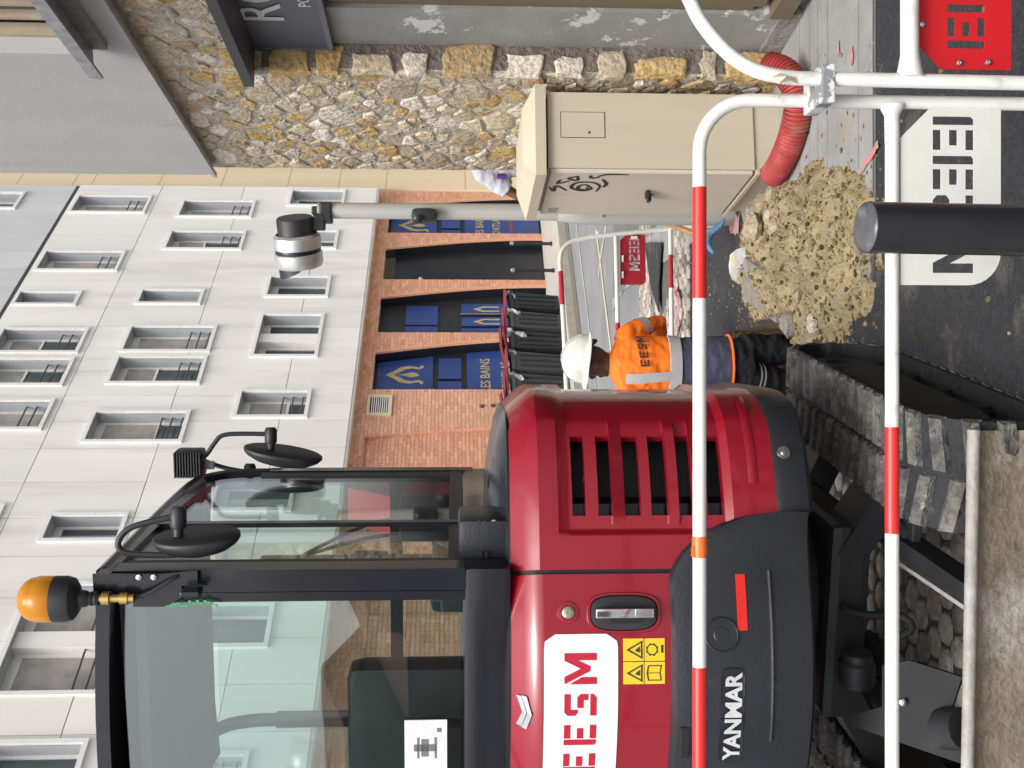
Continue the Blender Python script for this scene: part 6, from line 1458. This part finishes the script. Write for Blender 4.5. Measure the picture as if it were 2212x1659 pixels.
# ------------------------------------------------------------------ people
def remeshed(mb, name, mat, parent, voxel, smooth_it=6, crease=0.0):
    me = bpy.data.meshes.new(name); off = WL[parent]; me.from_pydata([p - off for p in mb.v], [], mb.f)
    bm = bmesh.new(); bm.from_mesh(me); bmesh.ops.recalc_face_normals(bm, faces=bm.faces[:]); bm.to_mesh(me); bm.free()
    ob = bpy.data.objects.new(name, me); COL.objects.link(ob)
    md = ob.modifiers.new('r', 'REMESH'); md.mode = 'VOXEL'; md.voxel_size = voxel
    ms = ob.modifiers.new('s', 'SMOOTH'); ms.factor = .5; ms.iterations = smooth_it
    bpy.context.view_layer.update(); nm = bpy.data.meshes.new_from_object(ob.evaluated_get(bpy.context.evaluated_depsgraph_get()))
    bpy.data.objects.remove(ob); bpy.data.meshes.remove(me); nm.name = name
    nm.materials.clear(); nm.materials.append(mat); nm.polygons.foreach_set('use_smooth', [True]*len(nm.polygons))
    if crease:
        for v, nv in zip(nm.vertices, [q.vector.copy() for q in nm.vertex_normals]):
            p = v.co*9; v.co += nv*(crease*(noise.noise((p.x*1.2, p.y*1.2, p.z*2.2)) + .5*noise.noise((p.x*3, p.y*3, p.z*5))))
    o = bpy.data.objects.new(name, nm); COL.objects.link(o); o.parent = parent; WL[o] = off; return o
def ell(mb, c, r, ax, ay, az, n=14, m_=9):
    c = Vector(c); mb.loft([[c + ax*r[0]*math.sin(t)*math.cos(2*PI*j/n) + ay*r[1]*math.sin(t)*math.sin(2*PI*j/n) + az*r[2]*math.cos(t) for j in range(n)] for t in [PI*(i+.15)/(m_-.7) for i in range(m_)]]); return mb
def hand(mb, wrist, d, palm_n, side):
    d = d.normalized(); s_ = d.cross(palm_n).normalized()*side; palm_n = palm_n.normalized()
    ell(mb, wrist + d*.05, (.040, .017, .055), s_, palm_n, d)
    for k, (o_, l) in enumerate(((-.030, .062), (-.010, .074), (.010, .078), (.030, .070))):
        b = wrist + d*.085 + s_*(-o_); mb.tube([b, b + d*l*.5 + palm_n*l*.12, b + d*l*.82 + palm_n*l*.42, b + d*l*.9 + palm_n*l*.7], [.0095, .009, .008, .006], 8)
    b = wrist + d*.025 + s_*.032; mb.tube([b, b + d*.03 + s_*.028 + palm_n*.008, b + d*.06 + s_*.034 + palm_n*.02], [.012, .011, .008], 8)
def head(mb, c, f, u, s_):
    ell(mb, c, (.076, .094, .108), s_, f, u); ell(mb, c + f*.030 - u*.060, (.055, .060, .055), s_, f, u)     # skull and jaw
    ell(mb, c + f*.098 - u*.022, (.013, .020, .022), s_, f, u); mb.tube([c + f*.088 + u*.012, c + f*.106 - u*.026], [.007, .012], 8)   # nose
    ell(mb, c + f*.082 + u*.022, (.050, .016, .012), s_, f, u); ell(mb, c + f*.086 - u*.066, (.024, .014, .008), s_, f, u); ell(mb, c + f*.084 - u*.079, (.022, .014, .009), s_, f, u); ell(mb, c + f*.072 - u*.104, (.024, .018, .016), s_, f, u)
    for q in (-1, 1): ell(mb, c + s_*q*.078 - f*.005 - u*.015, (.009, .019, .030), s_, f, u)
def torso(mb, rings, r_, f_):
    mb.loft([[Vector(c) + r_*rx*math.cos(2*PI*j/20) + f_*ry*math.sin(2*PI*j/20) for j in range(20)] for c, rx, ry in rings])
Z = Vector((0, 0, 1))
M_skin = pm('skin_dark', (.075, .036, .022), .5, var=.12, vscale=12)
WY = 6.5; wz = lambda V: at(880, V, WY).z
wb = Vector((.118, WY, 0))
wk = thing('person', 'worker in white hard hat and orange EESM vest standing in the pit behind the excavator', 'person', (wb.x, WY, zb))
fw = Vector((-.22, .975, 0)); rw = Vector((.975, .22, 0))
hf = Vector((-.90, .36, .10)).normalized(); hu_ = Vector((.10, 0, .99)); hu_ = (hu_ - hf*hu_.dot(hf)).normalized(); hs_ = hf.cross(hu_)
hc = at(880, 1277, WY - .0)
shz = wz(1345); zf = zb + .02
body = MB(); head(body, hc, hf, hu_, hs_)
body.tube([Vector((wb.x, WY, shz-.05)), Vector((wb.x, WY, shz+.06)), hc - hu_*.06 - hf*.01], [.075, .058, .055], 14)
torso(body, [((wb.x, WY, wz(1600)), .15, .10), ((wb.x, WY, wz(1480)), .135, .09), ((wb.x, WY, wz(1370)), .165, .10), ((wb.x, WY, shz), .12, .07)], rw, fw)
SH = {s_: Vector((wb.x, WY, shz-.035)) + rw*.185*s_ for s_ in (-1, 1)}
EL = {1: SH[1] + Vector((.075, .10, -.20)), -1: SH[-1] + Vector((-.06, .12, -.22))}
HA = {1: EL[1] + Vector((-.14, .20, -.06)), -1: EL[-1] + Vector((.06, .24, -.04))}
HIP = {s_: Vector((wb.x, WY, wz(1612))) + rw*.085*s_ for s_ in (-1, 1)}
KN = {1: Vector((HIP[1].x + .01, WY+.10, (HIP[1].z+zf)/2+.02)), -1: Vector((HIP[-1].x - .06, WY+.06, (HIP[-1].z+zf)/2+.02))}
FT = {1: Vector((HIP[1].x + .03, WY-.02, zf+.08)), -1: Vector((HIP[-1].x - .10, WY+.08, zf+.08))}
for s_ in (-1, 1):
    body.tube([SH[s_], EL[s_], HA[s_]], [.05, .04, .028], 12); hand(body, HA[s_], (HA[s_]-EL[s_]), Vector((0, -.3, -1)), s_)
    body.tube([HIP[s_], KN[s_], FT[s_]], [.08, .055, .04], 12); body.tube([FT[s_] + Vector((0, -.04, -.03)), FT[s_] + fw*.1 - Z*.045, FT[s_] + fw*.18 - Z*.055], [.045, .042, .03], 12)
remeshed(body, 'body', M_skin, wk, .0075, 3)
M_or = pm('hivis_orange', (.95, .19, .01), .7, var=.10, vscale=7, bump=.35, bscale=16)
M_navy = pm('navy_cloth', (.055, .058, .105), .85, var=.22, vscale=10, bump=.4, bscale=18)
M_tr = pm('black_trousers', (.010, .011, .017), .85, var=.35, vscale=9, bump=.5, bscale=15)
M_grey = pm('reflective_grey', (.42, .42, .43), .5, var=.10, vscale=10)
def trings(V0, V1, V2, grow=0.0):
    pass
def tring(V, grow=0.0):
    T = [(1318, .075, .06, .0), (1326, .125, .08, 0), (1342, .180, .098, 0), (1375, .188, .115, .0), (1440, .160, .115, 0), (1465, .158, .115, 0), (1520, .164, .12, 0), (1576, .172, .128, 0)]
    for a, b in zip(T, T[1:]):
        if V <= b[0]: t = (V-a[0])/(b[0]-a[0]); rx, ry = a[1]+(b[1]-a[1])*t, a[2]+(b[2]-a[2])*t; break
    else: rx, ry = T[-1][1:3]
    return (Vector((wb.x, WY, wz(V))), rx+grow, ry+grow)
vest = MB(); torso(vest, [tring(V) for V in (1318, 1326, 1342, 1375, 1405, 1445)], rw, fw)
for s_ in (-1, 1): vest.tube([SH[s_] - rw*.05*s_ + Z*.02, SH[s_], SH[s_].lerp(EL[s_], .5), EL[s_], EL[s_].lerp(HA[s_], .75)], [.072, .068, .060, .054, .045], 14)
vo = remeshed(vest, 'jacket_top', M_or, wk, .010, 5, .010)
low = MB(); torso(low, [tring(V, .002) for V in (1442, 1465, 1520, 1574)], rw, fw); remeshed(low, 'jacket_skirt', M_navy, wk, .010, 3, .008)
def band(V0, V1, grow, name, mat):
    mb = MB(); torso(mb, [tring(V0, grow-.004), tring(V0+1, grow), tring((V0+V1)/2, grow), tring(V1-1, grow), tring(V1, grow-.004)], rw, fw); return mb.build(name, mat, wk, smooth=True)
band(1440, 1466, .013, 'reflective_band', M_grey); band(1571, 1576, .012, 'orange_piping', M_or)
def strap(ang, w_, V0, V1, name, mat):
    P = []
    for V in lins(V0, V1, 8):
        c, rx, ry = tring(V, .013); P.append([c + rw*rx*math.cos(a) + fw*ry*math.sin(a) for a in lins(ang-w_, ang+w_, 4)])
    mb = MB(); mb.grid(P); mb.grid([[p + (tring(1400)[0] - p)*.02 for p in r] for r in P]); return mb.build(name, mat, wk, smooth=True)
strap(-PI*.5 - .62, .17, 1346, 1441, 'reflective_strap', M_grey)
mb = MB(); p0_, p1_ = SH[1].lerp(EL[1], .35), SH[1].lerp(EL[1], .60); mb.tube([p0_, p1_], [.069, .064], 14, cap=False); mb.build('sleeve_band', M_grey, wk, smooth=True)
# EESM print across the back
polys, ww = stencil('EESM', .052, .04, .24); pr_ = MB()
for p in polys: pr_.plate([[(x, y) for x, y in p]], (0, 0, 0), (1, 0, 0), (0, 1, 0), .001)
def backpt(u, h):
    c, rx, ry = tring(1392 - h*369, .013); a = -PI/2 + .30 + u/.19; return c + rw*rx*math.cos(a) + fw*ry*math.sin(a)
pr_.v = [backpt(v.x - ww/2, v.y + .10*(v.x-ww/2)) - fw*v.z for v in pr_.v]; pr_.build('back_print', M_stkk, wk)
tro = MB()
torso(tro, [((wb.x, WY, wz(1560)), .15, .10), ((wb.x, WY, wz(1590)), .165, .125), ((wb.x, WY, wz(1622)), .15, .11)], rw, fw)
for s_ in (-1, 1): tro.tube([HIP[s_] + Z*.02, HIP[s_].lerp(KN[s_], .5), KN[s_], KN[s_].lerp(FT[s_], .6), FT[s_] + Z*.0], [.100, .095, .082, .072, .075], 16)
remeshed(tro, 'trousers', M_tr, wk, .010, 4, .012)
for k in (0, 1):
    a, b = HIP[-1], KN[-1]; c0 = a.lerp(b, .10 + .07*k); d = (b-a).normalized(); mb = MB(); mb.tube([c0, c0 + d*.010], [.104, .104], 18, cap=False); mb.build('leg_stripe', M_grey, wk, smooth=True)
for s_ in (-1, 1):
    mb = MB(); f0 = FT[s_]; mb.tube([f0 + Z*.06, f0 - Z*.02, f0 + fw*.05 - Z*.045, f0 + fw*.16 - Z*.055, f0 + fw*.21 - Z*.06], [.055, .06, .055, .05, .03], 12); mb.build('boot', M_black_matt, wk, smooth=True)
# hard hat
M_hat = pm('hard_hat_white', (.66, .65, .60), .42, var=.10, vscale=14, dirt=[((.48, .44, .35), 9, .54, .2), ((.25, .23, .2), 30, .70, .04)])
ho = hc + hu_*.038 - hf*.006
hb_ = MB(); rg = []
for t in lins(0, PI/2*.97, 9): rg.append([ho + hf*(.150*math.cos(t))*math.cos(2*PI*j/28) + hs_*(.122*math.cos(t))*math.sin(2*PI*j/28) + hu_*(.140*math.sin(t)) for j in range(28)])
rg = [[p for p in r] for r in rg]
brim = [ho + hf*((.164 + (.038 if math.cos(2*PI*j/28) > .45 else .0))*math.cos(2*PI*j/28)) + hs_*.132*math.sin(2*PI*j/28) - hu_*(.010 + .012*max(0, math.cos(2*PI*j/28))) for j in range(28)]
brim2 = [p - hu_*.006 for p in brim]; inner = [ho + (p-ho)*.86 - hu_*.002 for p in brim]
hb_.loft([inner, brim2, brim] + rg); hat = hb_.build('hard_hat', M_hat, wk, smooth=True, angle=45)
mb = MB(); P = [[], []]
for t in lins(.25, PI-.25, 12):
    for q, o_ in ((0, -.016), (1, .016)): P[q].append(ho + hf*.152*math.cos(t) + hs_*o_ + hu_*(.143*math.sin(t)))
mb.grid(P); mb.build('hat_ridge', M_hat, hat, smooth=True)
mb = MB(); mb.tube([ho - hf*.105 - hu_*.02 + hs_*.03, ho - hf*.118 - hu_*.045, ho - hf*.105 - hu_*.02 - hs_*.03], .013, 8); mb.build('hat_band', M_black_matt, hat, smooth=True)
mb = MB(); mb.tube([Vector((wb.x, WY, wz(1322))), Vector((wb.x, WY, wz(1314)))], [.075, .066], 16, cap=False); mb.build('collar', M_or, wk, smooth=True)
# passer-by behind the cabinet, mostly hidden by the wall
BYP = 9.0; px0 = at(1318, 1100, BYP).x; pgz = gz(BYP) + .012
pb_ = thing('person', 'passer-by in a white short-sleeved shirt half hidden behind the stone wall', 'person', (px0, BYP, pgz))
M_skin2 = pm('skin_brown', (.17, .075, .045), .5, var=.1, vscale=10)
M_shirt = pm('shirt_white', (.62, .62, .68), .8, var=.08, vscale=8, bump=.3, bscale=14)
sh2 = at(1290, 1034, BYP).z; rv_ = Vector((.8, .6, 0)); fv_ = Vector((-.6, .8, 0))
body = MB(); hc2 = Vector((px0+.03, BYP+.02, sh2+.25)); head(body, hc2, rv_, Z, fv_)
body.tube([(px0, BYP, sh2-.05), (px0, BYP, sh2+.08), hc2 - Z*.05], [.08, .06, .055], 12)
torso(body, [((px0, BYP, sh2-.62), .16, .11), ((px0, BYP, sh2-.4), .145, .10), ((px0, BYP, sh2-.12), .17, .11), ((px0, BYP, sh2), .12, .07)], rv_, fv_)
s1 = Vector((px0-.135, BYP-.06, sh2-.03)); e1_ = at(1236, 1118, BYP); h1_ = at(1292, 1150, BYP-.12)
s2 = Vector((px0+.14, BYP+.08, sh2-.03)); e2_ = s2 + Vector((.06, .02, -.3)); h2_ = e2_ + Vector((.1, -.15, -.12))
for a, b, c, q in ((s1, e1_, h1_, -1), (s2, e2_, h2_, 1)): body.tube([a, a.lerp(b, .5), b, b.lerp(c, .5), c], [.055, .052, .045, .04, .028], 12); hand(body, c, c-b, Vector((0, 0, -1)), q)
for q in (-1, 1):
    hp2 = Vector((px0, BYP, sh2-.64)) + rv_*.09*q; body.tube([hp2, hp2 + Vector((0, .02, -.42)), Vector((hp2.x, hp2.y, pgz+.08))], [.085, .055, .042], 12); ft = Vector((hp2.x, hp2.y, pgz+.045)); body.tube([ft - rv_*.04, ft + rv_*.1, ft + rv_*.18], [.045, .04, .03], 10)
remeshed(body, 'body', M_skin2, pb_, .009, 3)
sh_ = MB(); torso(sh_, [((px0, BYP, sh2-.68), .185, .135), ((px0, BYP, sh2-.4), .17, .125), ((px0, BYP, sh2-.12), .195, .13), ((px0, BYP, sh2+.01), .14, .09), ((px0, BYP, sh2+.05), .075, .07)], rv_, fv_)
sh_.tube([s1 + Vector((.06, 0, .02)), s1, s1.lerp(e1_, .45), s1.lerp(e1_, .72)], [.085, .085, .082, .085], 14); sh_.tube([s2 - Vector((.06, 0, -.02)), s2, s2.lerp(e2_, .6)], [.08, .08, .08], 14); remeshed(sh_, 'shirt', M_shirt, pb_, .011, 5, .010)
trs = MB(); torso(trs, [((px0, BYP, sh2-.6), .17, .12), ((px0, BYP, sh2-.72), .175, .125)], rv_, fv_)
for q in (-1, 1):
    hp2 = Vector((px0, BYP, sh2-.64)) + rv_*.09*q; trs.tube([hp2 - Z*.02, hp2 + Vector((0, .02, -.42)), Vector((hp2.x, hp2.y, pgz+.1))], [.1, .08, .07], 12)
remeshed(trs, 'trousers', M_navy, pb_, .012, 4)
mb = MB(); mb.tube([s1.lerp(e1_, .5) + Vector((.05, -.085, .03)), s1.lerp(e1_, .62) + Vector((.07, -.085, 0))], .022, 10); mb.build('purple_strap', pm('purple_cloth', (.16, .05, .38), .6), pb_, smooth=True)
hr = MB(); ell(hr, hc2 + Z*.03 - rv_*.015, (.085, .10, .098), fv_, rv_, Z); hr.build('hair', M_black_matt, pb_, smooth=True)
